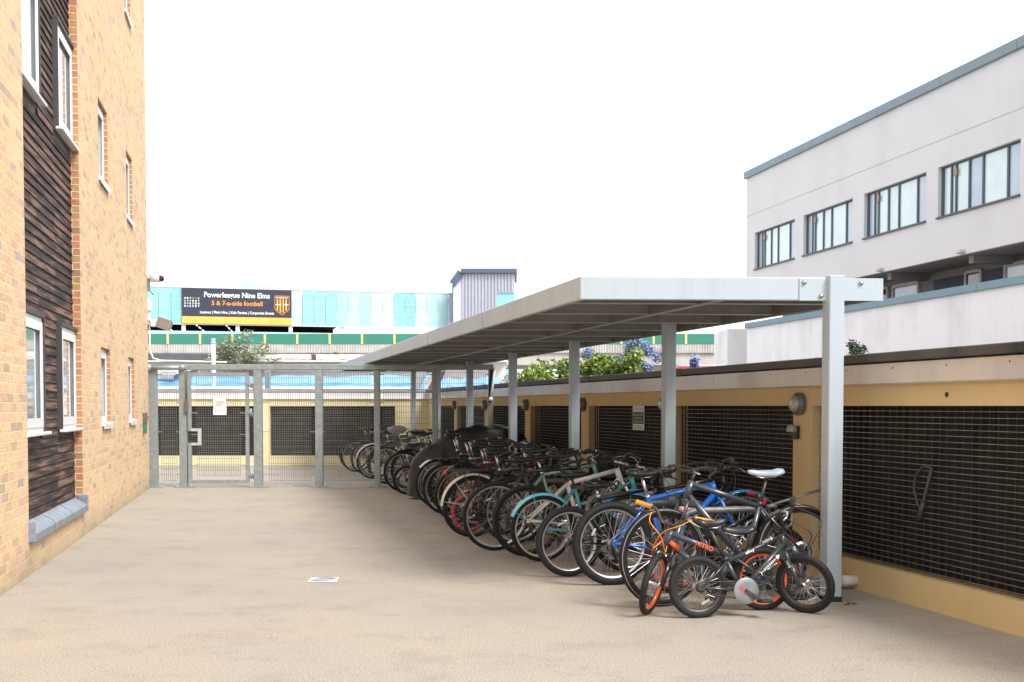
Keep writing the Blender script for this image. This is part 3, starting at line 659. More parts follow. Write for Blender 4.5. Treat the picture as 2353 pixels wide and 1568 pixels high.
for i in range(1, 3): wins.append((wins[3][0] - sp * i, wins[3][1] - sp * i))
ops = [(sb(a), sb(b), Z_WS, Z_WT, .17) for a, b in wins]
q = MB(); q.wall(x0, x1, Z_SO, Z_CB, ops)
q.box(x0 + .002, x1, .3, 11, Z_SO + .01, Z_CB - .01)
q.add([(x0, 0, Z_SO), (x0, 0, Z_CB), (x0, 11, Z_CB), (x0, 11, Z_SO)], [(0, 1, 2, 3)]); q.add([(x0, 0, Z_SO), (x0, 11, Z_SO), (x1, 11, Z_SO), (x1, 0, Z_SO)], [(0, 1, 2, 3)])
q.build('wall', RENDER, wbd)
q = MB(); q.box(x0, x1, -.004, .0, Z_J - .01, Z_J + .01); q.build('joint_line', mat('joint', (.42, .4, .4), .9), wbd)
q = MB(); a = x0 - .1
while a < x1: q.bbox(a, min(a + 3.2, x1) - .01, -.09, 11.1, Z_CB, Z_ROOF, .01); a += 3.2
q.build('roof_capping', BLUECAP, wbd)
for i, o in enumerate(ops):
    a, b, c, d = o[:4]; f = MB(); y = .16; t = .05
    f.box(a, b, y - .05, y, c, c + t); f.box(a, b, y - .05, y, d - t, d)
    fr = [0, .13, .19, .36, .53, .82, 1.0]; xs = [a + (b - a) * k for k in fr]
    for k, x in enumerate(xs):
        tt = .05 if k in (0, 6) else .035; xx = min(max(x, a + tt), b - tt); f.box(xx - tt, xx + tt, y - .055, y - .001, c + t, d - t)
    wn = f.build('window', ALU, wbd)
    for k in range(6):
        p = MB(); p.box(xs[k] + .03, xs[k + 1] - .03, y - .02, y - .012, c + t, d - t); p.build('pane', PANE2 if k in ((0, 5) if i != 3 else (3, 5)) else PANE, wn)
    s = MB(); s.bbox(a - .02, b + .02, -.06, y - .055, c - .05, c - .002, .006); s.build('sill', ALU, wn)
    v = MB(); xv = xs[1] + .16; v.bbox(xv - .02, xv + .12, y - .09, y - .056, d - .35, d - .16, .01); v.build('vent', mat('beige vent', (.3, .24, .18), .5), wn)
    v = MB(); sgn = xs[2]; M2 = Matrix.Translation((xs[2], y - .07, 0)) @ Matrix.Rotation(R_(-18), 4, 'Z')
# gallery level: recessed wall with doors, parapet in front
q = MB(); q.wall(x0, x1, 2.0, Z_SO, [], y=1.5); q.build('gallery_wall', streaked('shaded gallery render', (.26, .25, .24), (.19, .18, .17), .5, .85, 1, .3), wbd)  # shade of the recess put into this dark colour; soffit and beams share it
q = MB(); q.wall(x0, x1, .0, Z_GB, [], y=.05); q.box(x0 + .003, x1, .06, .2, .0, Z_GB - .01); q.add([(x0, .05, 0), (x0, .05, Z_GB), (x0, .25, Z_GB), (x0, .25, 0)], [(0, 1, 2, 3)]); q.build('parapet', RENDER2, wbd)
q = MB(); a = x0 - .05
while a < x1: q.bbox(a, min(a + 2.4, x1) - .008, -.03, .3, Z_GB, Z_GT, .01); a += 2.4
q.build('parapet_capping', mat('blue green metal capping', srgb(112, 142, 156), .45, .1, .08, 1.5), wbd)
q = MB(); q.box(x0 + .02, x1, .3, 1.5, 3.2, 3.3); q.build('gallery_floor', RENDER, wbd)
q = MB(); q.box(x0 + .02, x1, .02, 1.49, Z_SO - .02, Z_SO - .002); q.build('soffit', streaked('shaded gallery render', (0,0,0), (0,0,0)), wbd)
NAVY = mat('navy door', srgb(32, 36, 62), .5); DARKG = glass_mat('dark pane', (.03, .03, .035))
TRIM = mat('pale trim', (.55, .53, .5), .5)
for Ya, Yb, mt, fr in ((38.6, 38.3, NAVY, 0), (36.3, 35.6, DARKG, 1), (35.2, 33.9, PANE2, 1), (33.1, 31.6, NAVY, 0), (31.5, 30.9, DARKG, 1), (30.8, 29.9, NAVY, 0), (29.8, 28.4, PANE, 1), (27.9, 26.9, NAVY, 0)):
    a, b = sb(Ya), sb(Yb); q = MB(); q.box(a, b, 1.44, 1.495, 3.3, Z_SO - .25); o = q.build('door' if mt is NAVY else 'window', mt, wbd)
    if fr:
        q = MB(); q.box(a - .08, a, 1.40, 1.495, 3.3, Z_SO - .2); q.box(b, b + .08, 1.40, 1.495, 3.3, Z_SO - .2); q.box(a, b, 1.40, 1.495, Z_SO - .25, Z_SO - .17); q.box(a, b, 1.425, 1.4395, 4.35, 4.42); q.build('frame', TRIM, o)
for Ym in (37.4, 33.5, 29.6):
    q = MB(); q.box(sb(Ym) - .1, sb(Ym) + .1, .25, 1.49, Z_SO - .22, Z_SO - .003); q.build('beam', streaked('shaded gallery render', (0,0,0), (0,0,0)), wbd)
    q = MB(); q.bbox(sb(Ym) - .08, sb(Ym) + .12, -.16, -.003, Z_SO + .02, Z_SO + .12, .02); q.build('gallery_lamp', TRIM, wbd)
# small white stair tower at its left end
p = at(1697, 757, 46)
q = MB(); q.bbox(-.45, .42, 0, 3, 0, zb(186) + .05, .01); q.build('stair_wall', RENDER2, None, T(p.x, 46), None, 'narrow blank white wall standing left of the apartment block', 'wall')

# ================================================================ VIADUCT WITH GREEN PANELS
def zz(y, Y): return CH + (933 - y) * Y / FPX
VY_ = 60.0; vs_ = VY_ / FPX
vd = thing('concrete_viaduct', 'stained concrete viaduct parapet topped with green panels crossing behind the yard', 'viaduct', T(0, VY_))
CONC = streaked('ribbed stained concrete', (.50, .49, .47), (.24, .23, .22), .8, .9, 1.6, .25)
q = MB(); xa, xb = (-60 - CX) * vs_, (2500 - CX) * vs_
q.box(xa, xb, 0, 7, zz(812, VY_), zz(791, VY_)); q.box(xa, xb, .1, 7, zz(839, VY_), zz(812, VY_) - .002)
q.build('parapet', CONC, vd)
q = MB(); x = xa
while x < xb: q.box(x, x + .05, -.03, -.001, zz(811, VY_), zz(793, VY_)); x += .14
q.build('rib', mat('pale rib', (.58, .57, .55), .9, 0, .3, 2), vd)
q = MB(); x = xa
while x < xb: q.box(x, x + 1.0, .8, 2, 0, zz(838, VY_)); x += 9
q.build('pier', CONC, vd)
GREEN = mat('green panel', srgb(56, 132, 112), .6, 0, .06, .6)
POSTY = mat('yellow post', srgb(225, 205, 140), .6)
for i in range(-5, 24):
    a = (608 + i * 74.2 - CX) * vs_; q = MB(); q.box(a + .12, a + 74.2 * vs_ - .0, -.03, .04, zz(791, VY_), zz(768, VY_)); q.build('green_panel', GREEN, vd)
    q = MB(); q.box(a, a + .115, -.05, .06, zz(791, VY_), zz(767, VY_)); q.build('panel_post', POSTY, vd)

# ================================================================ MARKET BUILDING WITH GLASS BAND
mdir = math.atan2(5.6, (1047 - 338) * 83 / FPX)           # recedes to the right
p0 = at(300, 700, 79.7); MM = Matrix.Translation((p0.x, 79.7, 0)) @ Matrix.Rotation(mdir, 4, 'Z')
MI = MM.inverted()
def hit(x, y):            # pixel -> local coordinates on the facade plane
    d = at(x, y, 80) - Vector((0, 0, CH)); o = MI @ Vector((0, 0, CH)); dl = MI.to_3x3() @ d; t = -o.y / dl.y; return o + dl * t
mk = thing('market_building', 'pavilion with a long band of white and turquoise glass strips above a dark open floor', 'building', MM)
ZB0, ZT0 = hit(700, 747.5).z, hit(700, 668.2).z
xL, xR = hit(250, 700).x, hit(1047, 700).x
cw = hit(447, 700).x - hit(419, 700).x
glc = [srgb(176, 214, 220), srgb(186, 200, 216), srgb(146, 202, 204), srgb(134, 192, 192), srgb(160, 200, 220), srgb(192, 206, 220), srgb(142, 200, 210)]
gm = [mat('tinted strip %d' % i, c, .25, 0, .10, 1.0, spec=.6, stretch=(.4, .4, 2)) for i, c in enumerate(glc)]
rr = random.Random(12); x = xL; seq = [4, 0, 0, 1, 0, 4, 0]; kk = 0
while x < xR:
    q = MB(); q.box(x + .012, min(x + cw, xR) - .012, 0, .08, ZB0, ZT0); px = int(rr.choice([0, 1, 2, 4, 5, 6, 3, 1, 5]))
    q.build('glass_strip', gm[px], mk); x += cw
q = MB(); 
for z in (ZB0 - .10, ZT0 + .002): q.box(xL, xR, -.03, .1, z, z + .098)
for f_ in (.33, .66): q.box(xL, xR, -.006, -.001, ZB0 + (ZT0 - ZB0) * f_, ZB0 + (ZT0 - ZB0) * f_ + .02)
q.build('rail', mat('pale rail', (.6, .66, .70), .5), mk)
q = MB(); q.box(xL, xR, .3, 14, ZT0 - .4, ZT0 - .3); q.build('roof', mat('roof deck', (.4, .42, .45), .7), mk)
dxR = hit(790, 755).x
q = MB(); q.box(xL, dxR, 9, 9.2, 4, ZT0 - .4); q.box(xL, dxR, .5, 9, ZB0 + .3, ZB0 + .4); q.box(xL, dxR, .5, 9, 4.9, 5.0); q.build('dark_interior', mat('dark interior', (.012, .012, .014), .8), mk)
q = MB()
colx = [(520 + 480 / 2.851) * .6128, (520 + 1058 / 2.851) * .6128, (520 + 1625 / 2.851) * .6128, (520 + 2178 / 2.851) * .6128]
for X in colx: h = hit(X, 755).x; q.box(h - .14, h + .14, .05, .3, 4, ZB0 - .1)
for X in (961, 1036 - 4, 1100): h = hit(854 if X == 961 else X, 755).x; q.box(h - .06, h + .06, .05, .2, 4, ZB0 - .1)
q.build('column', mat('pale column', (.68, .68, .72), .6), mk)
em = bpy.data.materials.new('strip light'); em.use_nodes = True; em.node_tree.nodes['Principled BSDF'].inputs['Emission Color'].default_value = (1, 1, .95, 1); em.node_tree.nodes['Principled BSDF'].inputs['Emission Strength'].default_value = 1.6
for j, (sx, sy, ex, ey) in enumerate([(250, 755, 370, 832), (595, 752, 715, 850), (925, 765, 1010, 860)]):
    q = MB()
    A, B = Vector((hit((520 + sx / 2.851) * .6128, 755).x, 1.2, ZB0 + .05)), Vector((hit((520 + ex / 2.851) * .6128, 755).x + .2, 1.2, hit(400, 767).z))
    for k in range(4):
        u0, u1 = k * .25 + .03, k * .25 + .19
        q.bar(A.lerp(B, u0), A.lerp(B, u1), .06, .06)
    q.build('strip_light', em, mk)
q = MB(); q.box(xL, xR + 12, -.06, .04, hit(700, 768).z - 1, hit(700, 765).z); q.build('lower_band', gm[0], mk)
# billboard
bx0, bx1 = hit(418, 700).x, hit(669.5, 700).x; bz0, bz1 = hit(540, 745).z, hit(540, 664.5).z
BBW, BBH = bx1 - bx0, bz1 - bz0
bd = thing('football_billboard', 'dark billboard with football lettering and orange strip on the glass band', 'billboard', MM @ Matrix.Translation(((bx0 + bx1) / 2, -.12, (bz0 + bz1) / 2)))
NAVYB = mat('billboard navy', srgb(48, 54, 72), .5, 0, .02, 1); ORG = mat('billboard orange', srgb(252, 186, 82), .5, 0, .02, 1); OT = mat('orange lettering', srgb(252, 150, 66), .5, 0, .02, 1); WT_ = mat('white lettering', (.88, .88, .9), .5, 0, .02, 1)
yb = -BBH / 2 + BBH * .195
q = MB(); q.box(-BBW / 2, BBW / 2, 0, .09, yb, BBH / 2); q.build('board', NAVYB, bd)
q = MB(); q.box(-BBW / 2, BBW / 2, -.002, .09, -BBH / 2, yb); q.build('orange_band', ORG, bd)
def bt(t, m, cx, cz, w_, h_, bold=.02): text_into(t, 'lettering', m, bd, Matrix.Translation((-BBW / 2 + cx * BBW, -.012, BBH / 2 - cz * BBH)), w=w_ * BBW, h=h_ * BBH, bold=bold)
bt('Powerleague Nine Elms', WT_, .50, .205, .60, .20); bt('5 & 7-a-side football', OT, .50, .415, .465, .135)
bt('Leagues | Pitch Hire | Kids Parties | Corporate Events', WT_, .50, .69, .675, .105)
for j, t in enumerate(('NEW', 'COVENT', 'GARDEN', 'MARKET')):
    for i, ch in enumerate(t): bt(ch, WT_, .028 + i * .0245, .29 + j * .075, .014, .052, .03)
for i, c_ in enumerate((srgb(80, 200, 90), srgb(230, 70, 90), srgb(245, 200, 60))):
    q = MB(); q.ring((-BBW / 2 + (.028 + (3 + i) * .0245) * BBW, -.012, BBH / 2 - .29 * BBH), [(0, 0), (.055, 0)], 10); q.build('dot', mat('dot %d' % i, c_, .5), bd)
bt('powerleague.co.uk', OT, .87, .915, .14, .03, 0)
# shield
q = MB(); cx_, cz_ = -BBW / 2 + .912 * BBW, BBH / 2 - .43 * BBH; sw, sh = .068 * BBW, .26 * BBH
def shield(k, y): return [(cx_ + a * sw * k, cz_ + b * sh * k + (0 if True else 0)) for a, b in ((-1, 1), (1, 1), (1, -.45), (.8, -.68), (0, -1.12), (-.8, -.68), (-1, -.45))]
q.prism(shield(1, 0), -.006, -.001); q.build('shield', OT, bd)
q = MB(); q.prism(shield(.93, 0), -.010, -.0062); q.build('shield_field', mat('maroon', srgb(70, 34, 44), .5), bd)
q = MB()
for i in range(4): xx = cx_ + (-.72 + i * .40) * sw; q.box(xx, xx + .2 * sw, -.0115, -.0102, cz_ - (.62 if i in (0, 3) else .85) * sh, cz_ + .62 * sh)
q.build('shield_stripe', ORG, bd)
for t, dz, w_ in (('POWERLEAGUE', .78, 1.6), ('NINE  ELMS', 0.02, 1.75)): text_into(t, 'lettering', WT_, bd, Matrix.Translation((cx_, -.014, cz_ + dz * sh)), w=w_ * sw, h=.14 * sh, bold=.03)
# roof details
q = MB(); a = at(560, 648, 84); b = at(655, 664, 84)
rings = []
for k in range(7):
    t = k / 6; p = a.lerp(b, t); hgt = .42 * (1 - t) ** .8 + .03; rings.append([(p.x, 84 + dy, p.z - hgt * .5 + hgt * .5 * cz) for dy, cz in ((0, -1), (0, 1), (6, 1), (6, -1))])
q.loft(rings, smooth=False); q.build('curved_roof', mat('silver roof', srgb(190, 200, 216), .35, .3, .05, 1), mk, MM.inverted())
q = MB(); p = hit(784, 668); q.ring((p.x, .6, p.z), [(0.0, .5), (.45, .5), (.45, 0)], 16, axis='z') if False else q.sphere((p.x, 1.5, p.z - .05), .28, 14, 8, (1, 1, .8)); q.build('roof_dome', mat('grey dome', srgb(170, 172, 196), .5), mk)
q = MB(); p = hit(553, 660); q.tube([(p.x, 1, p.z - .3), (p.x, 1, p.z + .85)], .02, 5); q.tube([(p.x - .3, 1, p.z + .85), (p.x + .2, 1, p.z + .8)], .02, 5); q.build('aerial', mat('aerial', (.4, .45, .45), .5), mk)
# corrugated tower
TY = 84.0; tb = thing('stair_tower', 'tall grey corrugated tower with dark blue roof edge behind the shelter', 'tower', T(0, TY))
X0, X1 = at(1062, 660, TY).x, at(1183, 660, TY).x; ZTT = at(1100, 621, TY).z; XW = at(1126.6 + 17, 660, TY).x
Zw = at(1100, 671, TY).z; CORR = mat('corrugated cladding', srgb(178, 180, 194), .45, .2, .06, 1)
q = MB(); n = int((X1 - X0) / .12)
XWc = at((1200 + 1883 / 2.851) * .6128, 660, TY).x
for i in range(n):
    a = X0 + (X1 - X0) * i / n; b = a + (X1 - X0) / n; zl = 0 if a < XWc else Zw; d = 0 if i % 2 else -.09
    q.box(a, b, d, .05, zl, ZTT)
q.build('cladding', CORR, tb)
q = MB(); x_l = at(1041, 660, TY).x; Zs = at(1040, 655, TY).z
q.prism([(X0 - .001, 0), (x_l, 0), (x_l, Zs), (X0 - .001, ZTT)], .02, 6); q.build('side_wall', mat('pale side', srgb(210, 212, 232), .5), tb)
q = MB(); q.bbox(at(1059, 620, TY).x, at(1188, 620, TY).x, -.35, 6.3, at(1100, 629, TY).z, at(1100, 618.5, TY).z, .02)
q.bar((at(1059, 620, TY).x, -.1, at(1059, 626, TY).z), (at(1039.5, 620, TY).x, -.1, Zs + .05), .5, .22, up=(0, 1, 0)); q.box(at(1039, 620, TY).x, x_l, -.2, 6, 6, Zs); q.build('roof_edge', mat('dark blue trim', srgb(78, 98, 120), .5), tb)
q = MB(); q.box(XWc, X1, .04, .1, 0, Zw); q.build('corner_glazing', gm[6], tb)
q = MB(); q.box(XWc, X1, -.02, .039, Zw - .08, Zw); q.build('glazing_head', gm[1], tb)

# ================================================================ DERELICT SHED ROOF, TARPAULINS, VENT PIPE
SY = 33.0; s3 = SY / FPX
def sx(x): return (x - CX) * s3
sd_ = thing('derelict_shed', 'white flat roofed shed with broken cream fascia beyond the far wall', 'shed', T(0, SY))
CREAM = streaked('chipped cream board', (.86, .84, .79), (.62, .5, .42), .3, .7, 2, .6)
q = MB(); q.box(sx(150), sx(1160), .3, 5, 0, zz(833, SY)); q.build('wall', mat('white wall', (.80, .80, .80), .7, 0, .06, 2), sd_)
q = MB(); q.bbox(sx(150), sx(1165), -.1, 5.2, zz(833, SY) + .002, zz(829.5, SY), .01); q.build('roof_slab', CREAM, sd_)
q = MB(); q.bbox(sx(300), sx(538), -.02, .5, zz(828, SY), zz(814, SY), .01); q.build('gutter', mat('grey gutter', srgb(96, 104, 110), .5, .2), sd_)
rr = random.Random(5)
for a, b in ((545, 716), (727, 868), (868.5, 935)):
    q = MB(); n = 22; top = []; bot = []
    for i in range(n + 1):
        x = sx(a + (b - a) * i / n); zl = zz(827, SY) + (rr.random() * .03 if rr.random() < .35 else 0) + (.05 if (a < 600 and 12 < i < 19) and rr.random() < .6 else 0); top.append((x, zz(815.5, SY) + rr.random() * .008)); bot.append((x, zl))
    for i in range(n):
        q.add([(bot[i][0], 0, bot[i][1]), (bot[i + 1][0], 0, bot[i + 1][1]), (top[i + 1][0], 0, top[i + 1][1]), (top[i][0], 0, top[i][1]), (bot[i][0], .3, bot[i][1]), (bot[i + 1][0], .3, bot[i + 1][1]), (top[i + 1][0], .3, top[i + 1][1]), (top[i][0], .3, top[i][1])], [(0, 1, 2, 3), (7, 6, 5, 4), (3, 2, 6, 7), (0, 4, 5, 1)])
    q.build('broken_fascia', CREAM, sd_)
for x in (541, 721, 872):
    q = MB(); q.box(sx(x - 4), sx(x + 4), .02, .3, zz(828, SY), zz(816, SY)); q.build('beam_end', mat('rotten timber', srgb(110, 74, 58), .8), sd_)
q = MB(); q.box(sx(880), sx(1010), .3, 4, zz(833, SY) + .06, zz(818, SY)); q.build('brown_panel', mat('brown panel', srgb(110, 92, 78), .7), sd_)
# corrugated roof
q = MB(); A = sx(300); B = sx(480); n = 40
for i in range(n):
    a = A + (B - A) * i / n; d = .03 if i % 2 else 0; q.add([(a, 0, 2.18 + d), (a + (B - A) / n, 0, 2.18 + d), (a + (B - A) / n, 2.5, 2.45 + d), (a, 2.5, 2.45 + d), (a, 0, 2.1), (a + (B - A) / n, 0, 2.1), (a + (B - A) / n, 2.5, 2.1), (a, 2.5, 2.1)], [(0, 1, 2, 3), (4, 5, 1, 0), (3, 2, 6, 7)])
q.build('corrugated_roof', mat('roof sheet', (.42, .42, .41), .8, 0, .2, 4), None, T(0, 29.6), None, 'low grey corrugated roof just beyond the far wall at the left', 'roof')
TARPB = mat('blue tarpaulin', srgb(104, 164, 222), .4, 0, .25, 1.5, bump=.2, bscale=3); TARPW = mat('pale blue sheet', srgb(196, 224, 240), .5, 0, .12, 2)
def tarp(xa, xb, Ya, Yb, za, zb_, m, lab, seed, amp=.04):
    rr = random.Random(seed); nx, ny = 40, 10; vs = []; ph = [rr.random() * 6 for _ in range(6)]
    for j in range(ny + 1):
        for i in range(nx + 1):
            u, v = i / nx, j / ny; x = xa + (xb - xa) * u; z = za + (zb_ - za) * v
            z += amp * (math.sin(u * 21 + ph[0] + v * 4) + .6 * math.sin(u * 47 + ph[1] - v * 7) + .5 * math.sin(v * 14 + ph[2] + u * 5))
            vs.append((x, (Yb - Ya) * v, z))
    fs = [(j * (nx + 1) + i, j * (nx + 1) + i + 1, (j + 1) * (nx + 1) + i + 1, (j + 1) * (nx + 1) + i) for j in range(ny) for i in range(nx)]
    o = len(vs); vs += [(vs[i][0], 0, .4) for i in range(nx + 1)]; fs += [(o + i, o + i + 1, i + 1, i) for i in range(nx)]
    q = MB(); q.add(vs, fs, smooth=True); q.build('tarpaulin', m, None, T(0, Ya), None, lab, 'tarpaulin')
f28 = lambda x, Y: (x - CX) * Y / FPX
tarp(f28(290, 28.4), f28(960, 28.4), 28.0, 29.0, 1.80, 1.90, TARPW, 'pale sheet lying along the top of the far wall', 1, .008)
tarp(f28(300, 29.4), f28(975, 29.4), 29.3, 31.5, 1.98, 2.24, TARPB, 'long blue tarpaulin stretched behind the far wall', 2, .025)
tarp(f28(1005, 27.6), f28(1150, 27.6), 27.4, 29.6, 1.75, 2.12, TARPB, 'creased blue tarpaulin beside the bushes at the wall corner', 3, .03)
# dark plank frames leaning by corner
for i, (x, lab) in enumerate(((950, 'grey plank leaning on the far wall left of the dark one'), (992, 'dark plank leaning on the far wall near the corner'))):
    q = MB(); q.bar((f28(x, 27.2), 0, 1.75), (f28(x + 16, 27.2), .9, 2.25), .22, .03, up=(0, -1, 1)); q.bar((f28(x + 9, 27.2), 0, 1.78), (f28(x + 25, 27.2), .9, 2.28), .03, .05, up=(0, -1, 1))
    q.build('plank', GREYP if i == 0 else BLACKP, None, T(0, 27.2), None, lab, 'plank')
q = MB(); r_ = 5.4 * 28.6 / FPX; q.tube([(0, 0, 1.2), (0, 0, zz(789, 28.6))], r_ * .9, 16); q.tube([(0, 0, zz(790, 28.6)), (0, 0, zz(787, 28.6))], r_ * 1.1, 16); q.tube([(0, 0, zz(787, 28.6)), (0, 0, zz(779, 28.6))], r_ * .85, 16)
q.build('vent_pipe', mat('pale vent pipe', srgb(196, 206, 232), .4), None, T(f28(492, 28.6), 28.6), None, 'pale upright vent pipe beyond the fence', 'pipe')
q = MB(); q.bbox(-.06, .06, -.06, .06, 0, zz(838, 28.0), .01); q.build('metal_post', GALV, None, T(f28(616, 28.0), 28.0), None, 'short grey metal post beyond the far wall', 'post')
# red roof beyond the right wall
rf = thing('market_awning', 'low red awning with pale blue rim glimpsed over the wall', 'awning', T(f28(1625, 30), 30))
q = MB(); q.bbox(-.75, .75, 0, 3, .5, zz(842.5, 30), .02); q.build('canvas', mat('red canvas', srgb(206, 40, 58), .6), rf)
q = MB(); q.bbox(-.7, .8, .2, 3.1, zz(842.5, 30) + .004, zz(838.5, 30), .01); q.build('rim', mat('pale blue canvas', srgb(190, 205, 235), .6), rf)

# ================================================================ BUSHES
def bush(name, M, lab, cat, blobs, leafc, n, size, stems=12, flowers=None, seed=1, stemcol=(.07, .05, .035), long=1.0):
    t = thing(name, lab, cat, M); rr = random.Random(seed); q = MB(); fq = MB(); st = MB(); mats = []
    cents = [b[0] for b in blobs]; P = []
    for (c, r) in blobs:
        for _ in range(int(n * r[0] * r[2])):
            while True:
                d = Vector((rr.uniform(-1, 1), rr.uniform(-1, 1), rr.uniform(-1, 1)))
                if .15 < d.length < 1: break
            d = d * (.75 + .35 * rr.random()); P.append(Vector((c[0] + d.x * r[0], c[1] + d.y * r[1], c[2] + d.z * r[2])))
    half = [MB(), MB()]
    for p in P:
        if p.z < .2: continue
        a = Vector((rr.gauss(0, 1), rr.gauss(0, 1), rr.gauss(0, .6))).normalized(); b_ = a.cross(Vector((rr.gauss(0, 1), rr.gauss(0, 1), rr.gauss(0, 1)))).normalized()
        L_ = size * rr.uniform(.6, 1.3) * long; w2 = size * .28 * rr.uniform(.7, 1.2)
        half[rr.random() < .3].add([p, p + a * L_ * .5 + b_ * w2, p + a * L_ + Vector((0, 0, -.15 * L_)), p + a * L_ * .5 - b_ * w2], [(0, 1, 2, 3)])
        if flowers and rr.random() < flowers[1]:
            for k in range(10):
                o = Vector((rr.gauss(0, .02), rr.gauss(0, .02), rr.gauss(0, .028))); s_ = .013
                e1 = Vector((rr.gauss(0, 1), rr.gauss(0, 1), rr.gauss(0, 1))).normalized() * s_; e2 = e1.cross(Vector((rr.random(), rr.random(), 1))).normalized() * s_
                fq.add([p + o - e1, p + o + e2, p + o + e1, p + o - e2], [(0, 1, 2, 3)])
    half[0].build('foliage', mat(name + ' leaf', leafc[0], .55, 0, .35, 9), t); half[1].build('foliage', mat(name + ' leaf pale', leafc[1], .5, 0, .35, 9), t)
    for k in range(stems):
        p = rr.choice(P); b0 = Vector((p.x * .5 + rr.uniform(-.1, .1), p.y * .5, 0)); m1 = b0.lerp(p, .5) + Vector((rr.uniform(-.08, .08), 0, .08)); st.tube([b0, m1, p], [.014, .009, .003], 5)
    st.build('stem', mat(name + ' stem', stemcol, .9), t)
    if flowers: fq.build('flower', mat(name + ' flower', flowers[0], .6), t)
    return t
def blobs(rr, n, w, d, z0, z1, rmin, rmax):
    return [((rr.uniform(-w, w), rr.uniform(-d, d), rr.uniform(z0, z1)), (rr.uniform(rmin, rmax), rr.uniform(rmin, rmax), rr.uniform(rmin, rmax) * .7)) for _ in range(n)]
rr = random.Random(21); Yb = 18.6; p = at(1275, 850, Yb)
bush('lime_bush', RWM @ Matrix.Translation((sr(18.6), .95, 0)), 'bright lime green leafy bush growing over the wall behind the shelter', 'bush', blobs(rr, 40, 2.5, .2, 1.3, 2.05, .16, .34), [(.12, .20, .03), (.40, .50, .10)], 5200, .085, 40, seed=4)
p = at(1390, 840, 18.0)
bush('lime_bush', RWM @ Matrix.Translation((sr(16.6), .9, 0)), 'smaller lime green bush with yellowish tips in front of the blue flowers', 'bush', blobs(rr, 14, .9, .15, 1.3, 2.12, .12, .24), [(.18, .28, .04), (.42, .42, .10)], 11000, .08, 14, seed=5)
p = at(1470, 820, 19)
bush('ceanothus', RWM @ Matrix.Translation((sr(17.7), 1.4, 0)), 'tall shrub covered in blue flower clusters above the wall', 'shrub', blobs(rr, 60, 1.5, .2, 1.3, 2.34, .07, .18), [(.06, .11, .05), (.14, .2, .08)], 9000, .045, 40, (srgb(140, 158, 216), .26), seed=6)
p = at(1592, 850, 16); bush('ceanothus', RWM @ Matrix.Translation((sr(13.4), .8, 0)), 'single blue flowering sprig right of the second post', 'shrub', blobs(rr, 5, .06, .03, 1.72, 1.95, .02, .05), [(.06, .11, .05), (.14, .2, .08)], 60000, .035, 5, (srgb(140, 158, 216), .3), seed=8)
p = at(1165, 865, 21.5); bush('bare_shrub', RWM @ Matrix.Translation((sr(22.2), .9, 0)), 'twiggy half bare shrub beside the blue tarpaulin', 'shrub', blobs(rr, 8, .35, .2, 1.5, 2.05, .12, .25), [(.12, .12, .05), (.3, .28, .16)], 2500, .045, 60, seed=9, stemcol=(.16, .12, .10))
p = at(530, 800, 31.5); bush('wild_buddleia', T(p.x, 32.6), 'wild grey green buddleia bush growing on the shed roof', 'bush', blobs(rr, 16, .72, .3, 2.6, 3.15, .14, .36) + [((.18, 0, 3.4), (.22, .2, .2)), ((-.25, 0, 3.3), (.2, .2, .14)), ((-.9, 0, 2.7), (.25, .2, .12)), ((.95, 0, 2.7), (.25, .2, .1))], [(.20, .24, .12), (.42, .44, .30)], 2200, .075, 60, seed=10, long=1.5, stemcol=(.16,.12,.08))
p = at(1958, 800, 10.2); bush('evergreen_sprig', T(p.x + .08, 10.35, .08), 'small dark evergreen sprig growing behind the wall coping right of the front post', 'plant', [((0, 0, 1.78), (.07, .06, .12)), ((.05, 0, 1.84), (.05, .05, .06)), ((-.03, 0, 1.88), (.05, .05, .05))], [(.035, .06, .03), (.09, .13, .05)], 42000, .03, 8, seed=11)
for i, (px, Yp, lab) in enumerate(((1874, 10.9, 'tiny green weed on the wall coping left of the front post'), (1997, 9.9, 'tiny yellow green weed on the wall coping right of the front post'), (773, 33.5, 'small weed sprouting from the shed roof edge'))):
    p = at(px, 830, Yp); z_ = 1.8 if i < 2 else 2.85
    bush('weed', T(p.x, Yp, z_ - .35), lab, 'weed', [((0, 0, .38), (.035 * (1 + 2 * (i == 2)), .03, .04 * (1 + 2 * (i == 2))))], [(.2, .28, .06), (.3, .34, .1)], 30000, .02 * (1 + 2 * (i == 2)), 4, seed=12 + i)
# ground weeds by the front post
for i, (px, py, lab) in enumerate(((1945, 1392, 'small weed tuft at the foot of the front post'), (2188, 1411 - 85, 'small weed tuft against the garage wall plinth'))):
    Yp = CH * FPX / (py - 933); p = at(px, py, Yp); bush('weed', T(p.x, Yp, -.19), lab, 'weed', [((0, 0, .205), (.05, .03, .012))], [(.07, .09, .03), (.12, .13, .05)], 60000, .014, 3, seed=30 + i)
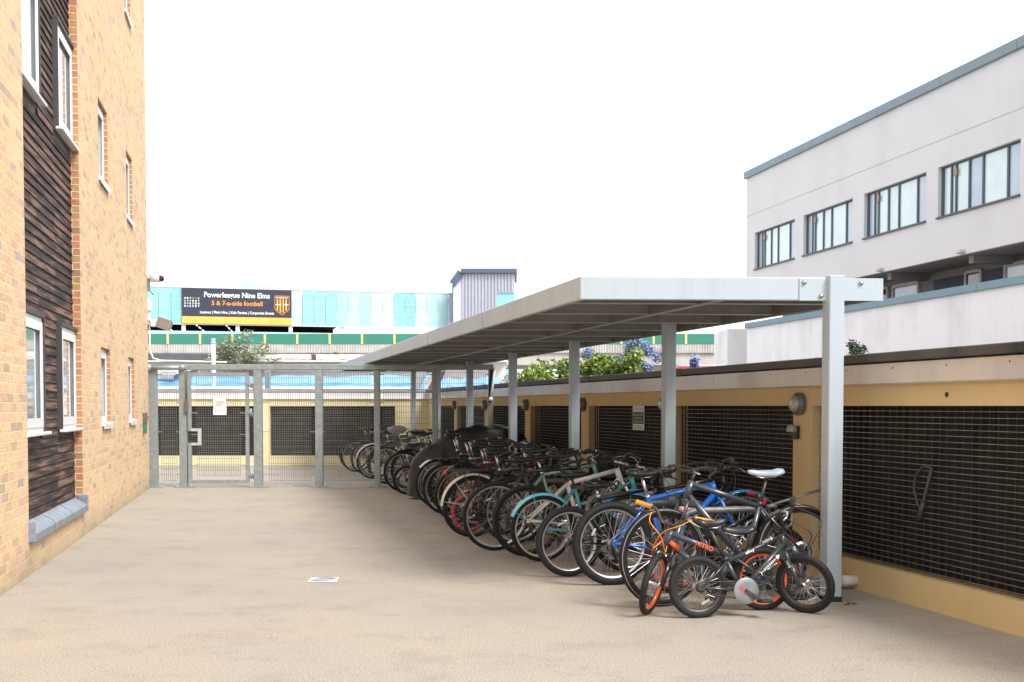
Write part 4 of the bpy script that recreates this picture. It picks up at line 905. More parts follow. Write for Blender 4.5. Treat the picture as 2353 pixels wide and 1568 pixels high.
# ================================================================ BICYCLE STANDS
HD = math.atan2(.2465, .969)
GALVS = mat('dull galvanised stand', (.17, .18, .18), .5, .4, .3, 12)
for i, Y in enumerate([8.38, 9.0, 9.9, 10.75, 11.7, 12.7, 13.8, 14.9, 16.5, 18.0, 20.7, 22.2, 23.8]):
    X = .478 - .2544 * (Y - 8) + .62 + (0.05 if i else .25)
    q = MB(); w_ = .72; h_ = .62; rc = .12; pts = [(0, 0, 0), (0, 0, h_ - rc)] + [(rc - rc * math.cos(a), 0, h_ - rc + rc * math.sin(a)) for a in (R_(30), R_(60), R_(90))] + \
        [(w_ - rc + rc * math.sin(a), 0, h_ - rc + rc * math.cos(a)) for a in (0, R_(30), R_(60), R_(90))] + [(w_, 0, 0)]
    q.tube(pts, .026, 10); 
    for x in (0, w_): q.ring((x, 0, 0), [(0, .008), (.06, .008), (.06, 0)], 16, axis='z')
    lab = ['grey tube bicycle stand behind the grey mountain bike, nearest the camera', 'grey tube bicycle stand between the blue and dark bicycles'][i] if i < 2 else 'grey galvanised tube bicycle stand hidden among the parked bicycles'
    q.build('bicycle_stand', GALVS, None, T(X, Y, 0, HD), None, lab, 'bicycle stand', 'grey bicycle stands under the shelter')
# ================================================================ BICYCLES
TYRE = mat('tyre rubber', (.006, .006, .0065), .7, 0, .3, 20, bump=.15, bscale=120)
TYREG = mat('worn tyre', (.010, .010, .0105), .75, 0, .3, 20)
CHROME = mat('alloy', (.62, .62, .63), .25, .9, .1, 20); STEEL = mat('spoke steel', (.55, .55, .56), .35, .8, .1, 20)
DKST = mat('dark steel', (.07, .065, .06), .45, .6, .3, 20); RUST = mat('rusty chain', (.09, .05, .035), .7, .4, .4, 40)
RUB = mat('grip rubber', (.02, .02, .021), .6, 0, .2, 20); SADB = mat('black saddle', (.022, .021, .021), .38, 0, .2, 12, coat=.2)
BLKF = paint('black frame paint', 26, 27, 30, .3, 0, .6); REFL = mat('reflector', (.5, .5, .48), .2, 0, .1, 30); REDL = mat('red lens', srgb(200, 24, 40), .2, 0, .1, 20)
def smooth_path(P, n=6):
    P = [Vector(p) for p in P]; P = [P[0] * 2 - P[1]] + P + [P[-1] * 2 - P[-2]]; out = []
    for i in range(1, len(P) - 2):
        for k in range(n):
            t = k / n; a, b, c, d = P[i - 1:i + 3]
            out.append(.5 * ((2 * b) + (c - a) * t + (2 * a - 5 * b + 4 * c - d) * t * t + (3 * b - a - 3 * c + d) * t ** 3))
    return out + [P[-2]]
def rotax(P, ax, ang):
    return Matrix.Translation(P) @ Matrix.Rotation(ang, 4, ax) @ Matrix.Translation(-P)
def wheel(parent, C, R, r, M, tyre=TYRE, rim=CHROME, knob=0., n=28, hubw=.05, rimd=.022, stripe=None, disc=False, reflector=True, rimmat2=None):
    seg = 84 if knob else 56; Rm = R - r
    prof = [(Rm + r * math.cos(a), r * 1.0 * math.sin(a)) for a in [R_(180 - 150), ] ] if False else [(Rm + r * math.cos(R_(a)), r * math.sin(R_(a))) for a in range(-150, 151, 25)]
    kf = (lambda i, j: (knob if (3 <= j <= 9 and ((i + j) % 2 == 0)) else 0)) if knob else None
    w = MB(M); w.ring(C, [(.012, -hubw), (.022, -hubw + .005), (.022, -hubw + .01), (.014, -hubw + .016), (.014, hubw - .016), (.022, hubw - .01), (.022, hubw - .005), (.012, hubw)], 12)
    Rr = Rm - r * .75
    for i in range(n):
        t = 2 * math.pi * i / n; sd = 1 if i % 2 else -1; off = (.55 if (i // 2) % 2 else -.55)
        p0 = Vector(C) + Vector((.02 * math.cos(t + off * 2), sd * (hubw - .008), .02 * math.sin(t + off * 2))); p1 = Vector(C) + Vector((Rr * math.cos(t), sd * .004, Rr * math.sin(t)))
        w.tube([p0, p1], .0011, 3, cap=False)
    o = w.build('wheel', STEEL, parent)
    q = MB(M); q.ring(C, prof, seg, knob=kf); q.build('tyre', tyre, o)
    q = MB(M); ri = Rm - r * .5; wd = r * .62; q.ring(C, [(ri + .012, -wd), (ri - .004, -wd * 1.02), (ri - rimd, -wd * .55), (ri - rimd - .002, 0), (ri - rimd, wd * .55), (ri - .004, wd * 1.02), (ri + .012, wd)], 56); q.build('rim', rim, o)
    if stripe:
        q = MB(M)
        for s in (-1, 1): q.ring(C, [(Rm + .40 * r, s * r * .94), (Rm + .50 * r, s * r * .90)], 56)
        q.build('reflective_stripe', stripe, o)
    if disc:
        q = MB(M); q.ring(C, [(.05, .04), (.08, .04), (.08, .042), (.05, .042)], 36)
        for i in range(6): a = i * math.pi / 3; q.bar(Vector(C) + Vector((0, .041, 0)), Vector(C) + Vector((.055 * math.cos(a), .041, .055 * math.sin(a))), .008, .002)
        q.build('brake_disc', CHROME, o)
    if reflector:
        a = reflector if reflector is not True else 2.0; q = MB(M @ Matrix.Translation(Vector(C) + Vector((R * .55 * math.cos(a), 0, R * .55 * math.sin(a)))) @ Matrix.Rotation(-a, 4, 'Y'))
        q.bbox(-.008, .008, -.006, .006, -.032, .032, .003); q.build('reflector', REFL, o)
    return o
def saddle(parent, P, mat_, M, L=.26, W=.15, tail=None):
    rings = []
    prof = [(-.13, .035, .010), (-.12, .062, .028), (-.09, .075, .036), (-.05, .068, .038), (0, .038, .036), (.05, .024, .032), (.10, .019, .026), (.128, .015, .016), (.134, .006, .008)]
    for x, hw, th in prof:
        rg = []; zc = P.z + (.012 if x < -.08 else 0) + (.006 if x > .08 else 0)
        for k in range(12):
            t = 2 * math.pi * k / 12; c, s = math.cos(t), math.sin(t)
            rg.append((P.x + x * L / .26, P.y + hw * (W / .15) * (abs(c) ** .8) * (1 if c > 0 else -1), zc - th * .62 + th * .78 * s - (abs(c) ** 2) * .010))
        rings.append(rg)
    q = MB(M); q.loft(rings); o = q.build('saddle', mat_, parent)
    q = MB(M); q.tube([(P.x - .09, P.y + .03, P.z - .03), (P.x - .04, P.y + .022, P.z - .05), (P.x + .04, P.y + .02, P.z - .05), (P.x + .1, P.y + .008, P.z - .025)], .0035, 5); q.tube([(P.x - .09, P.y - .03, P.z - .03), (P.x - .04, P.y - .022, P.z - .05), (P.x + .04, P.y - .02, P.z - .05), (P.x + .1, P.y - .008, P.z - .025)], .0035, 5); q.build('rail', CHROME, o)
    return o
def bike(label, rear, front=None, wb=1.05, head=None, lean=0., steer=0., R=.335, r=.022, col=BLKF, kind='mtb', knob=0., tyre=TYRE, rim=CHROME, tyre_f=None, rim_f=None,
         sad=SADB, sh=None, bars='flat', grip=RUB, fender=None, fenderf=None, rack=False, basket=None, light=None, stripe=None, disc=False, fork='rigid', forkcol=None, ft=.016, cat='bicycle',
         group='bicycles parked under the shelter', cable=None, guard=None, bmx=False, hb=None, reflector=2.0, name='bicycle', spokes=28, phase=.4, blade=False, text=None, barw=None, bag=None, csx=None):
    rear = Vector((*rear, 0))
    if front is not None: fr = Vector((*front, 0)); d = fr - rear; wb = d.length; head = math.atan2(d.y, d.x)
    if head is None: head = HD
    root = thing(name, label, cat, Matrix.Translation(rear) @ Matrix.Rotation(head, 4, 'Z') @ Matrix.Rotation(-lean, 4, 'X'), group)
    I = Matrix.Identity(4); k = R / .335; small = R < .26
    RH = Vector((0, 0, R)); FH = Vector((wb, 0, R)); cs = csx or .43 * (wb / 1.05); BB = Vector((cs, 0, R - .055 * k))
    ha = R_(70); hdir = Vector((-math.cos(ha), 0, math.sin(ha))); perp = Vector((math.sin(ha), 0, math.cos(ha)))
    fl = R + (.10 if fork == 'sus' else .055) * (1 if not small else .7); rake = .042
    HBm = FH - perp * rake * .9 + hdir * fl; HT = HBm + hdir * (.13 if not small else .10)
    sa_ = R_(72.5 if kind != 'kid' else 62); sdir = Vector((-math.cos(sa_), 0, math.sin(sa_)))
    sl_ = {'mtb': .43, 'road': .53, 'city': .46, 'low': .44, 'kid': .24}[kind]; ST = BB + sdir * sl_
    sh = sh or (.93 if not small else .62); sp = BB + sdir * ((sh - .05 - BB.z) / sdir.z); SP = Vector((sp.x, 0, sh))
    SM = rotax(HBm, hdir, steer)          # everything that turns with the fork
    f = MB(); t = ft
    hang = 1.0
    if kind == 'low': f.tube([HBm + hdir * .03, (HBm + hdir * .03).lerp(BB + sdir * .12, .5) - Vector((0, 0, .06)), BB + sdir * .14], t, 8); f.tube([HBm + hdir * .10, (HBm + hdir * .10).lerp(BB + sdir * .26, .5) - Vector((0, 0, .05)), BB + sdir * .27], t * .9, 8)
    else:
        f.tube([HT - hdir * .02, ST - sdir * .02], t * (1.0 if not bmx else .95), 8)
    f.tube([HBm + hdir * .03, BB], t * 1.2, 10); f.tube([BB - Vector((0, 0, .01)), ST], t, 8)
    f.tube([HBm, HT], t * 1.35, 12)
    f.ring(BB, [(.02, -.035), (.024, -.034), (.024, .034), (.02, .035)], 14)
    for s in (-1, 1):
        f.tube([BB + Vector((-.03, s * .025, 0)), BB.lerp(RH, .5) + Vector((0, s * .045, 0)), RH + Vector((0, s * .058, 0))], t * .55, 6)
        a = ST - sdir * .03 if kind != 'kid' else ST - sdir * .02
        f.tube([a + Vector((-.01, s * .02, 0)), a.lerp(RH, .45) + Vector((0, s * .045, 0)), RH + Vector((0, s * .058, 0))], t * .5, 6)
        f.box(RH.x - .018, RH.x + .022, s * .058 - .003, s * .058 + .003, RH.z - .02, RH.z + .02)
    fo = f.build('frame', col, root)
    if text:
        for (tx, tm, a_, b_, w_, h_) in text:
            A = {'down': (HBm + hdir * .03, BB), 'top': (HT - hdir * .02, ST - sdir * .02)}[a_]; mid = A[0].lerp(A[1], b_); dd = (A[0] - A[1]) if A[0].x > A[1].x else (A[1] - A[0])
            ang = math.atan2(dd.z, dd.x); off = t * (1.25 if a_ == 'down' else 1.05) + .001
            for sgn in (-1, 1):
                Mx = Matrix.Translation(mid + Vector((0, sgn * off, 0))) @ Matrix.Rotation(-ang, 4, 'Y')
                if sgn > 0: Mx = Matrix.Translation(mid + Vector((0, off, 0))) @ Matrix.Rotation(-ang, 4, 'Y') @ Matrix.Rotation(math.pi, 4, 'Z')
                text_into(tx, 'lettering', tm, fo, Mx, w=w_, h=h_, bold=.03)
    # fork
    f = MB(SM); fk = forkcol or col
    cw = .035 + r
    if fork == 'sus':
        f.tube([HBm - hdir * .01, HBm - hdir * .02], .03, 10); f.box(HBm.x - .03, HBm.x + .02, -cw - .012, cw + .012, HBm.z - .05, HBm.z - .012)
        for s in (-1, 1):
            a = HBm + Vector((0, s * cw, -.02)) + perp * .02; b = FH + Vector((0, s * cw, 0)) - perp * .015; f.tube([a, a.lerp(b, .4)], .013, 8); f.tube([a.lerp(b, .35), b], .0185, 8)
    else:
        for s in (-1, 1):
            f.tube([HBm + Vector((0, s * .012, -.005)), HBm + Vector((0, s * cw, -.035)) , HBm.lerp(FH, .6) + Vector((-.004, s * cw, 0)), FH + Vector((0, s * cw, 0))], [.014, .014, .012, .008], 8)
    f.build('fork', fk, root)
    # stem and handlebar
    s_h = HT + hdir * (.05 if not small else .03); reach = .07 if bars != 'city' else .03
    C = s_h + perp * reach; bw = barw or {'flat': .30, 'city': .28, 'drop': .21, 'bmx': .26}[bars]
    f = MB(SM); f.tube([HT, s_h + hdir * .01], .014, 8); f.tube([s_h, C], .014, 8)
    rise = .02 if bars == 'flat' else 0
    if hb: rise = hb
    ends = []
    f2 = MB(SM)
    if bars == 'flat': pts = [(C.x - .05, -bw, C.z + rise), (C.x - .01, -bw * .45, C.z + rise), (C.x, -bw * .2, C.z), (C.x, bw * .2, C.z), (C.x - .01, bw * .45, C.z + rise), (C.x - .05, bw, C.z + rise)]
    elif bars == 'city': pts = [(C.x - .2, -bw, C.z + .06), (C.x - .07, -bw * .95, C.z + .07), (C.x + .02, -bw * .6, C.z + .05), (C.x, 0, C.z), (C.x + .02, bw * .6, C.z + .05), (C.x - .07, bw * .95, C.z + .07), (C.x - .2, bw, C.z + .06)]
    elif bars == 'bmx': pts = [(C.x - .05, -bw, C.z + .13), (C.x - .02, -bw * .55, C.z + .14), (C.x, -bw * .25, C.z), (C.x, bw * .25, C.z), (C.x - .02, bw * .55, C.z + .14), (C.x - .05, bw, C.z + .13)]
    else: pts = [(C.x - .02, -bw, C.z - .13), (C.x + .09, -bw, C.z - .10), (C.x + .09, -bw, C.z), (C.x, -bw * .9, C.z), (C.x, bw * .9, C.z), (C.x + .09, bw, C.z), (C.x + .09, bw, C.z - .10), (C.x - .02, bw, C.z - .13)]
    f2.tube(pts, .0115, 8)
    if bars == 'bmx': f2.tube([(C.x - .01, -bw * .42, C.z + .09), (C.x - .01, bw * .42, C.z + .09)], .009, 8)
    f2.v += []; ho = f2.build('handlebar', CHROME if bars == 'city' else DKST, root); f.build('stem', DKST if not bars == 'city' else CHROME, root)
    for e0, e1 in ((pts[0], pts[1]), (pts[-1], pts[-2])):
        a, b = Vector(e0), Vector(e1); u = (b - a).normalized(); q = MB(SM); q.tube([a - u * .005, a, a + u * .115, a + u * .12], [.019, .0165, .016, .019], 10); q.build('grip', grip, ho)
        sgn = 1 if a.y > 0 else -1
        q = MB(SM); p = a + u * .15; q.tube([p + Vector((.0, 0, -.005)), p + Vector((.045, 0, -.012)), p + Vector((.06, sgn * .05, -.025)), p + Vector((.055, sgn * .10, -.035))], [.012, .01, .006, .006], 6); q.build('brake_lever', CHROME if rr.random() < .5 else DKST, ho)
    if cable is not None:
        q = MB(SM); cz = C + Vector((0, 0, rise))
        q.tube(smooth_path([Vector(pts[0]) + Vector((.03, .13, -.01)), C + Vector((.16, -bw * .35, .02)), C + Vector((.16, 0, -.06)), C + Vector((.09, .03, -.17)), HBm + Vector((.06, .02, .0))]), .0035, 5)
        q.tube(smooth_path([Vector(pts[-1]) + Vector((.03, -.13, -.01)), C + Vector((.18, bw * .45, .05)), C + Vector((.20, .02, -.02)), C + Vector((.12, -.05, -.16)), HBm + Vector((.02, -.03, .02))]), .0035, 5)
        q.build('brake_cable', cable, ho)
    # wheels
    wheel(root, RH, R, r, I, tyre, rim, knob, spokes, stripe=stripe, disc=disc, reflector=reflector)
    wheel(root, FH, R, r, SM, tyre_f or tyre, rim_f or rim, knob, spokes, stripe=stripe, disc=disc, reflector=reflector)
    # seat post, saddle
    q = MB(); q.tube([ST - sdir * .01, sp], .0135, 8); q.ring((0, 0, 0), [(.0, 0)], 3) if False else None; q.tube([ST - sdir * .015, ST + sdir * .015], .021, 10); q.build('seat_post', DKST if small or rr.random() < .5 else CHROME, root)
    saddle(root, Vector((sp.x + .01, 0, sh)), sad, I, L=.27 if not small else .22, W=.15 if kind != 'low' else .19)
    # transmission
    cr_ = .165 * (1 if not small else .72); q = MB(); cy = -.055
    q.ring(BB + Vector((0, cy, 0)), [(.02, .002), (.03, .002), (.03, -.002), (.02, -.002)], 14); q.ring(BB + Vector((0, cy, 0)), [(.075 * (1 if not small else .75), .002), (.088 * (1 if not small else .75), .002), (.088 * (1 if not small else .75), -.002), (.075 * (1 if not small else .75), -.002)], 30)
    kr = 1 if not small else .75
    for i in range(5): a = i * 2 * math.pi / 5; q.bar(BB + Vector((0, cy, 0)), BB + Vector((.08 * kr * math.cos(a), cy, .08 * kr * math.sin(a))), .012, .004, up=(0, 1, 0))
    ca = Vector((math.cos(phase), 0, math.sin(phase))) * cr_
    q.bar(BB + Vector((0, cy - .012, 0)), BB + ca + Vector((0, cy - .03, 0)), .022, .01, up=(0, 1, 0)); q.bar(BB + Vector((0, -cy, 0)), BB - ca + Vector((0, -cy + .02, 0)), .022, .01, up=(0, 1, 0))
    q.tube([BB + Vector((0, cy - .018, 0)), BB + Vector((0, -cy + .012, 0))], .012, 8)
    co = q.build('crankset', DKST, root)
    for sgn, c_ in ((-1, ca), (1, -ca)):
        P = BB + c_ + Vector((0, sgn * .13, 0)); q = MB(); q.bbox(P.x - .04, P.x + .04, P.y - .045, P.y + .045, P.z - .011, P.z + .011, .004); q.build('pedal', RUB, co)
    q = MB(); cr2 = .035
    rt = .08 * (1 if not small else .75)
    q.tube([RH + Vector((0, cy, cr2)), BB + Vector((0, cy, rt))], .004, 4); q.tube([RH + Vector((0, cy, -cr2)), BB + Vector((0, cy, -rt))], .004, 4)
    q.ring(RH + Vector((0, cy + .004, 0)), [(.01, .006), (cr2, .006), (cr2, -.006), (.01, -.006)], 18)
    if kind in ('mtb', 'road', 'city') and not small: q.tube([RH + Vector((.0, cy - .01, -.02)), RH + Vector((.015, cy - .01, -.08)), RH + Vector((.05, cy - .004, -.13))], .011, 6)
    q.build('chain', RUST if small else DKST, root)
    if guard:
        q = MB(); q.ring(BB + Vector((0, cy - .006, 0)), [(0, -.003), (guard[0] * .5, -.003), (guard[0] * .97, -.003), (guard[0], -.001), (guard[0], .002)], 40); q.build('chain_guard', guard[1], root)
    def mud(C_, a0, a1, m_, M_, nm='mudguard', width=.026):
        q = MB(M_); Rf = R + .012 + (.012 if knob else 0)
        q.ring(C_, [(Rf - .012, -width), (Rf + .004, -width * .75), (Rf + .010, 0), (Rf + .004, width * .75), (Rf - .012, width)], 32, a0=R_(a0), a1=R_(a1))
        for s in (-1, 1):
            for a in (a1 - 8, a1 - 50): q.tube([Vector(C_) + Vector((0, s * .05, 0)), Vector(C_) + Vector((Rf * math.cos(R_(a)), s * width, Rf * math.sin(R_(a))))], .0025, 4)
        return q.build(nm, m_, root)
    if fender: mud(RH, fender[1] if len(fender) > 1 else 60, fender[2] if len(fender) > 2 else 200, fender[0], I)
    if fenderf: mud(FH, 20, 155, fenderf, SM)
    if blade:
        q = MB(); rings = []
        for t_ in range(7):
            u = t_ / 6; x = sp.x - .03 - .50 * u; z = sh - .24 + .13 * u; hw = .014 + .03 * min(1, u * 1.6); rings.append([(x, -hw, z - .012), (x, 0, z + .004), (x, hw, z - .012), (x, 0, z - .004)])
        q.loft(rings); q.tube([(sp.x - .07, 0, sh - .25), (sp.x + .005, 0, sh - .26)], .018, 8); q.build('mudguard_blade', mat('grey mudguard', (.09, .09, .09), .5), root)
    if rack:
        zr = 2 * R + .05; q = MB()
        for y in (-.055, .055): q.tube([(ST.x - .04, y, zr), (-.28, y, zr)], .006, 6)
        for x in (.16, .05, -.06, -.17, -.28): q.tube([(x, -.055, zr), (x, .055, zr)], .005, 6)
        q.box(-.24, .14, -.04, .04, zr + .004, zr + .012)
        for y in (-.06, .06): q.tube([(-.12, y, zr), (0, y, R)], .005, 6); q.tube([(.06, y, zr), (0, y, R)], .005, 6)
        q.build('rack', DKST if not bag else BLKF, root)
    if light:
        q = MB(); zr = 2 * R + .03; q.sphere((-.30, 0, zr), .032, 12, 8, (.6, 1, 1)); q.build('rear_light', REDL, root)
    if basket:
        q = MB(SM); x0_, x1_, y0_, y1_, z0_, z1_ = C.x + .02, C.x + .30, -.18, .18, C.z - .20, C.z + .06
        for z in [z0_ + (z1_ - z0_) * i / 8 for i in range(9)]:
            m_ = .85 + .15 * (z - z0_) / (z1_ - z0_); xc = (x0_ + x1_) / 2
            P = [(xc - .14 * m_, y0_ * m_, z), (xc + .14 * m_, y0_ * m_, z), (xc + .14 * m_, y1_ * m_, z), (xc - .14 * m_, y1_ * m_, z)]
            for i in range(4): q.bar(P[i], P[(i + 1) % 4], .006 if z < z1_ - .01 else .014, .006)
        for i in range(13):
            y = y0_ + (y1_ - y0_) * i / 12
            for X in (xc - .14, xc + .14): q.bar((xc + (X - xc) * .85, y * .85, z0_), (X, y, z1_), .005)
        for i in range(9):
            x = xc - .14 + .28 * i / 8
            for y in (y0_, y1_): q.bar((xc + (x - xc) * .85, y * .85, z0_), (x, y, z1_), .005)
        q.box(xc - .118, xc + .118, y0_ * .85, y1_ * .85, z0_, z0_ + .004)
        q.build('basket', basket, root)
    if bag:
        q = MB(SM); q.sphere((C.x + .05, 0, C.z + .03), .12, 12, 8, (1.2, 1.3, .7)); q.build('bag', bag, root)
    return root, dict(BB=BB, HT=HT, HB=HBm, ST=ST, SM=SM, FH=FH, RH=RH, C=C, sdir=sdir, hdir=hdir)
rr = random.Random(77)
ORANGE = mat('orange anodised', srgb(250, 104, 34), .35, 0, .06, 8, coat=.4); ORG2 = mat('amber grip', srgb(240, 150, 30), .5, 0, .08, 8)
# --- front: mountain bike turned the other way, leaning by the front post
GREYF = mat('dark grey frame', srgb(68, 74, 82), .3, .3, .15, 14, coat=.5); WSTR = mat('white stripe', (.45, .45, .45), .5)
A, ia = bike('grey mountain bike facing left with white striped tyres and pale saddle beside the front post', (2.085, 8.13), (1.06, 7.86), R=.345, r=.025, lean=R_(-4), steer=R_(8), col=GREYF, kind='mtb', bars='flat', fork='sus', disc=True, stripe=WSTR,
     sad=mat('pale grey saddle', srgb(150, 164, 172), .4, 0, .1, 14), sh=.935, ft=.02, rim=DKST, blade=True, forkcol=GREYF, cable=RUB, group=None, phase=1.2, reflector=None)
q = MB(); st_ = ia['FH']
q = MB(ia['SM']); q.ring(st_, [(.315, -.025), (.325, -.022)], 20, a0=R_(120), a1=R_(165)); q.ring(st_, [(.315, .025), (.325, .022)], 20, a0=R_(120), a1=R_(165)); q.build('tyre_marking', WSTR, A)
# --- kids' pink saddle bike in between
PINKS = mat('pink saddle', srgb(214, 140, 140), .5, 0, .1, 12); RED = paint('red paint', 176, 26, 46, .35); WTX = mat('white text', (.85, .85, .85), .5); DPUR = paint('dark plum paint', 34, 30, 40, .3)
bike('small dark child bicycle with pink saddle and red grips behind the grey mountain bike', (1.22, 8.42), (2.02, 8.60), R=.245, r=.024, lean=R_(3), steer=R_(-15), col=DPUR, kind='kid', sad=PINKS, sh=.63, grip=RED, bars='flat', rim=RED, hb=.06, ft=.019, group=None, text=[('HUFFY', WTX, 'down', .55, .20, .05)])
# --- black and white child bike with fish bone marks
FB = paint('charcoal frame', 52, 58, 62, .32, 0, .5)
B0, i0 = bike('small charcoal child bicycle with white fish bone marks and grey disc in front', (1.235, 7.43), (1.985, 7.60), R=.203, r=.022, knob=.004, lean=R_(6), steer=R_(-50), col=FB, kind='kid', sh=.64, bars='bmx', ft=.0165, fork='sus', forkcol=FB, rim=DKST, bmx=True,
     guard=(.088, mat('grey disc', srgb(138, 142, 146), .4, .4, .15, 20)), tyre=TYREG, reflector=-1.1, group=None, cable=RUB, phase=-.6, spokes=36, text=[('alloy', WTX, 'top', .6, .07, .026)], barw=.24)
# fish bone decals on the down tube and fork, red graffiti on the disc
def fishbone(parent, P, Q, off, m_, Mx=None):
    q = MB(Mx); P, Q = Vector(P), Vector(Q); d = Q - P; n = d.cross(Vector((0, 1, 0))).normalized(); y = Vector((0, -off, 0))
    q.add([P + y + n * .002, P + y - n * .002, Q + y - n * .002, Q + y + n * .002], [(0, 1, 2, 3)])
    for k in range(7):
        u = .2 + k * .11; c_ = P + d * u; h_ = .02 * (1 - abs(u - .5)); 
        for s in (-1, 1): q.add([c_ + y, c_ + y + d * .045, c_ + y + n * s * h_ - d * .05], [(0, 1, 2)])
    q.add([Q + y + n * .016, Q + y - n * .016, Q + y + d * .22 - n * .003, Q + y + d * .22 + n * .003], [(0, 1, 2, 3)])
    q.add([P + y, P + y - d * .12 + n * .022, P + y - d * .05, P + y - d * .12 - n * .022], [(0, 1, 2, 3)])
    q.build('fish_bone_mark', m_, parent)
fishbone(B0, i0['BB'].lerp(i0['HB'], .42), i0['BB'].lerp(i0['HB'], .76), .0215, WTX)
fishbone(B0, i0['ST'].lerp(i0['HT'], .66), i0['ST'].lerp(i0['HT'], .80), .018, WTX)
fishbone(B0, i0['HB'].lerp(i0['FH'], .28) + Vector((0, -.068, 0)), i0['HB'].lerp(i0['FH'], .42) + Vector((0, -.068, 0)), .012, WTX, i0['SM'])
q = MB(); c_ = i0['BB'] + Vector((-.03, -.0655, .03)); q.ring(c_, [(.010, 0), (.015, 0)], 14); q.bar(c_ + Vector((-.02, 0, -.01)), c_ + Vector((.045, 0, -.05)), .006, .001, up=(0, 1, 0)); q.bar(c_ + Vector((.03, 0, -.01)), c_ + Vector((.01, 0, -.06)), .006, .001, up=(0, 1, 0)); q.build('graffiti_mark', mat('red ink', srgb(220, 60, 60), .5), B0)
# --- child bike with orange rims
NG = mat('slate frame', srgb(72, 80, 92), .3, .2, .1, 14, coat=.5)
B1, i1 = bike('small grey child bicycle with orange rims and amber grips, front wheel turned to the camera', (1.73, 7.72), (.93, 7.55), R=.212, r=.022, knob=.004, lean=R_(-7), steer=R_(56), col=NG, kind='kid', sh=.565, bars='flat', hb=.08, grip=ORG2, ft=.021, fork='sus', forkcol=BLKF, rim=ORANGE,
     tyre=TYREG, cable=ORG2, group=None, phase=2.4, barw=.27, text=[('NITRO', ORANGE, 'top', .55, .13, .032)], reflector=None, spokes=32)
q = MB()
for s in (-1, 1):
    a, b = i1['HB'] + i1['hdir'] * .02, i1['BB']; q.tube([a.lerp(b, .03) + Vector((0, s * .012, .01)), a.lerp(b, .22) + Vector((0, s * .014, .012))], .02, 8)
q.build('orange_flash', ORANGE, B1)
# --- blue mountain bike
BLUE = paint('bright blue paint', 28, 106, 206, .28, 0, .7); SIL = mat('silver rim', (.66, .67, .68), .35, .7, .08, 20)
bike('bright blue mountain bike with knobbly tyres and black saddle, nearest of the row', (.79, 8.81), head=HD + R_(1), wb=1.06, R=.325, r=.031, knob=.005, lean=R_(3), steer=R_(10), col=BLUE, kind='mtb', sh=.885, bars='flat', hb=.09, ft=.021, rim=SIL, sad=SADB, cable=RUB, reflector=2.6, group=None, phase=-.5)
LB = paint('light blue guard', 62, 164, 232, .35)
bike('black bicycle with thin light blue mudguards beside the bright blue bike', (.98, 9.50), head=HD, R=.33, r=.022, lean=R_(-2), col=BLKF, kind='city', fender=(LB, 62, 140), fenderf=LB, sh=.86, bars='flat', group=None)
bike('dark small wheeled bicycle with thick black tyres parked left of the blue bike', (.47, 9.24), head=HD + R_(6), wb=.98, R=.290, r=.027, lean=R_(2), col=BLKF, kind='mtb', sh=.76, bars='flat', rim=SIL, group=None, tyre=TYREG, phase=2)
# --- turquoise cruiser
TEAL = paint('turquoise paint', 70, 160, 170, .35, 0, .5); TEALL = paint('light turquoise guard', 118, 206, 226, .35, 0, .5); CRM = mat('cream tyre', (.48, .45, .38), .8)
bike('turquoise low step bicycle with broad turquoise mudguard and cream rims', (.27, 10.15), head=HD + R_(2), R=.300, r=.022, lean=R_(-2), col=TEAL, kind='low', fender=(TEALL, 48, 158), sh=.80, bars='city', rim=CRM, group=None, phase=0)
# --- silver mountain bike with lettering
SILF = mat('silver white paint', srgb(236, 234, 230), .3, 0., .06, 14, coat=.5)
bike('silver white mountain bike with black lettering on its down tube', (.14, 10.50), head=HD, wb=1.10, csx=.52, R=.333, r=.024, lean=R_(2), col=SILF, kind='mtb', sh=.95, bars='flat', hb=.05, ft=.021, rim=DKST, text=[('IZED', BLKF, 'down', .22, .20, .05)], cable=CHROME, group=None, steer=R_(12), phase=1)
bike('black bicycle with bright silver rims and wide dark saddle beside the cream guarded one', (-.16, 10.92), head=HD + R_(2), R=.333, r=.020, lean=R_(-3), col=BLKF, kind='road', sh=.90, bars='flat', rim=SIL, group=None, phase=2.5)
MINT = paint('mint paint', 140, 190, 175, .35, 0, .5)
bike('mint green bicycle with a black wire basket on its handlebar', (.03, 11.4), head=HD, R=.333, r=.022, lean=R_(2), col=MINT, kind='city', sh=.90, bars='city', basket=mat('basket wire', (.012, .012, .012), .6), rim=SIL, group=None)
bike('black bicycle with cream rear mudguard, black rack and round red rear light', (-.42, 12.03), head=HD + R_(1), R=.333, r=.021, lean=R_(-3), col=BLKF, kind='city', sh=.93, bars='flat', fender=(mat('cream guard', srgb(226, 220, 200), .35, 0, .05, 8), 60, 178), rack=True, light=True, rim=DKST, group=None)
PT = mat('dusty red tyre', srgb(176, 84, 92), .8)
bike('tiny child bicycle with dusty red tyres squeezed between two adult bikes', (-.47, 12.55), head=HD, wb=.74, R=.215, r=.024, col=BLKF, kind='kid', sh=.55, bars='flat', tyre=PT, rim=DKST, group=None)
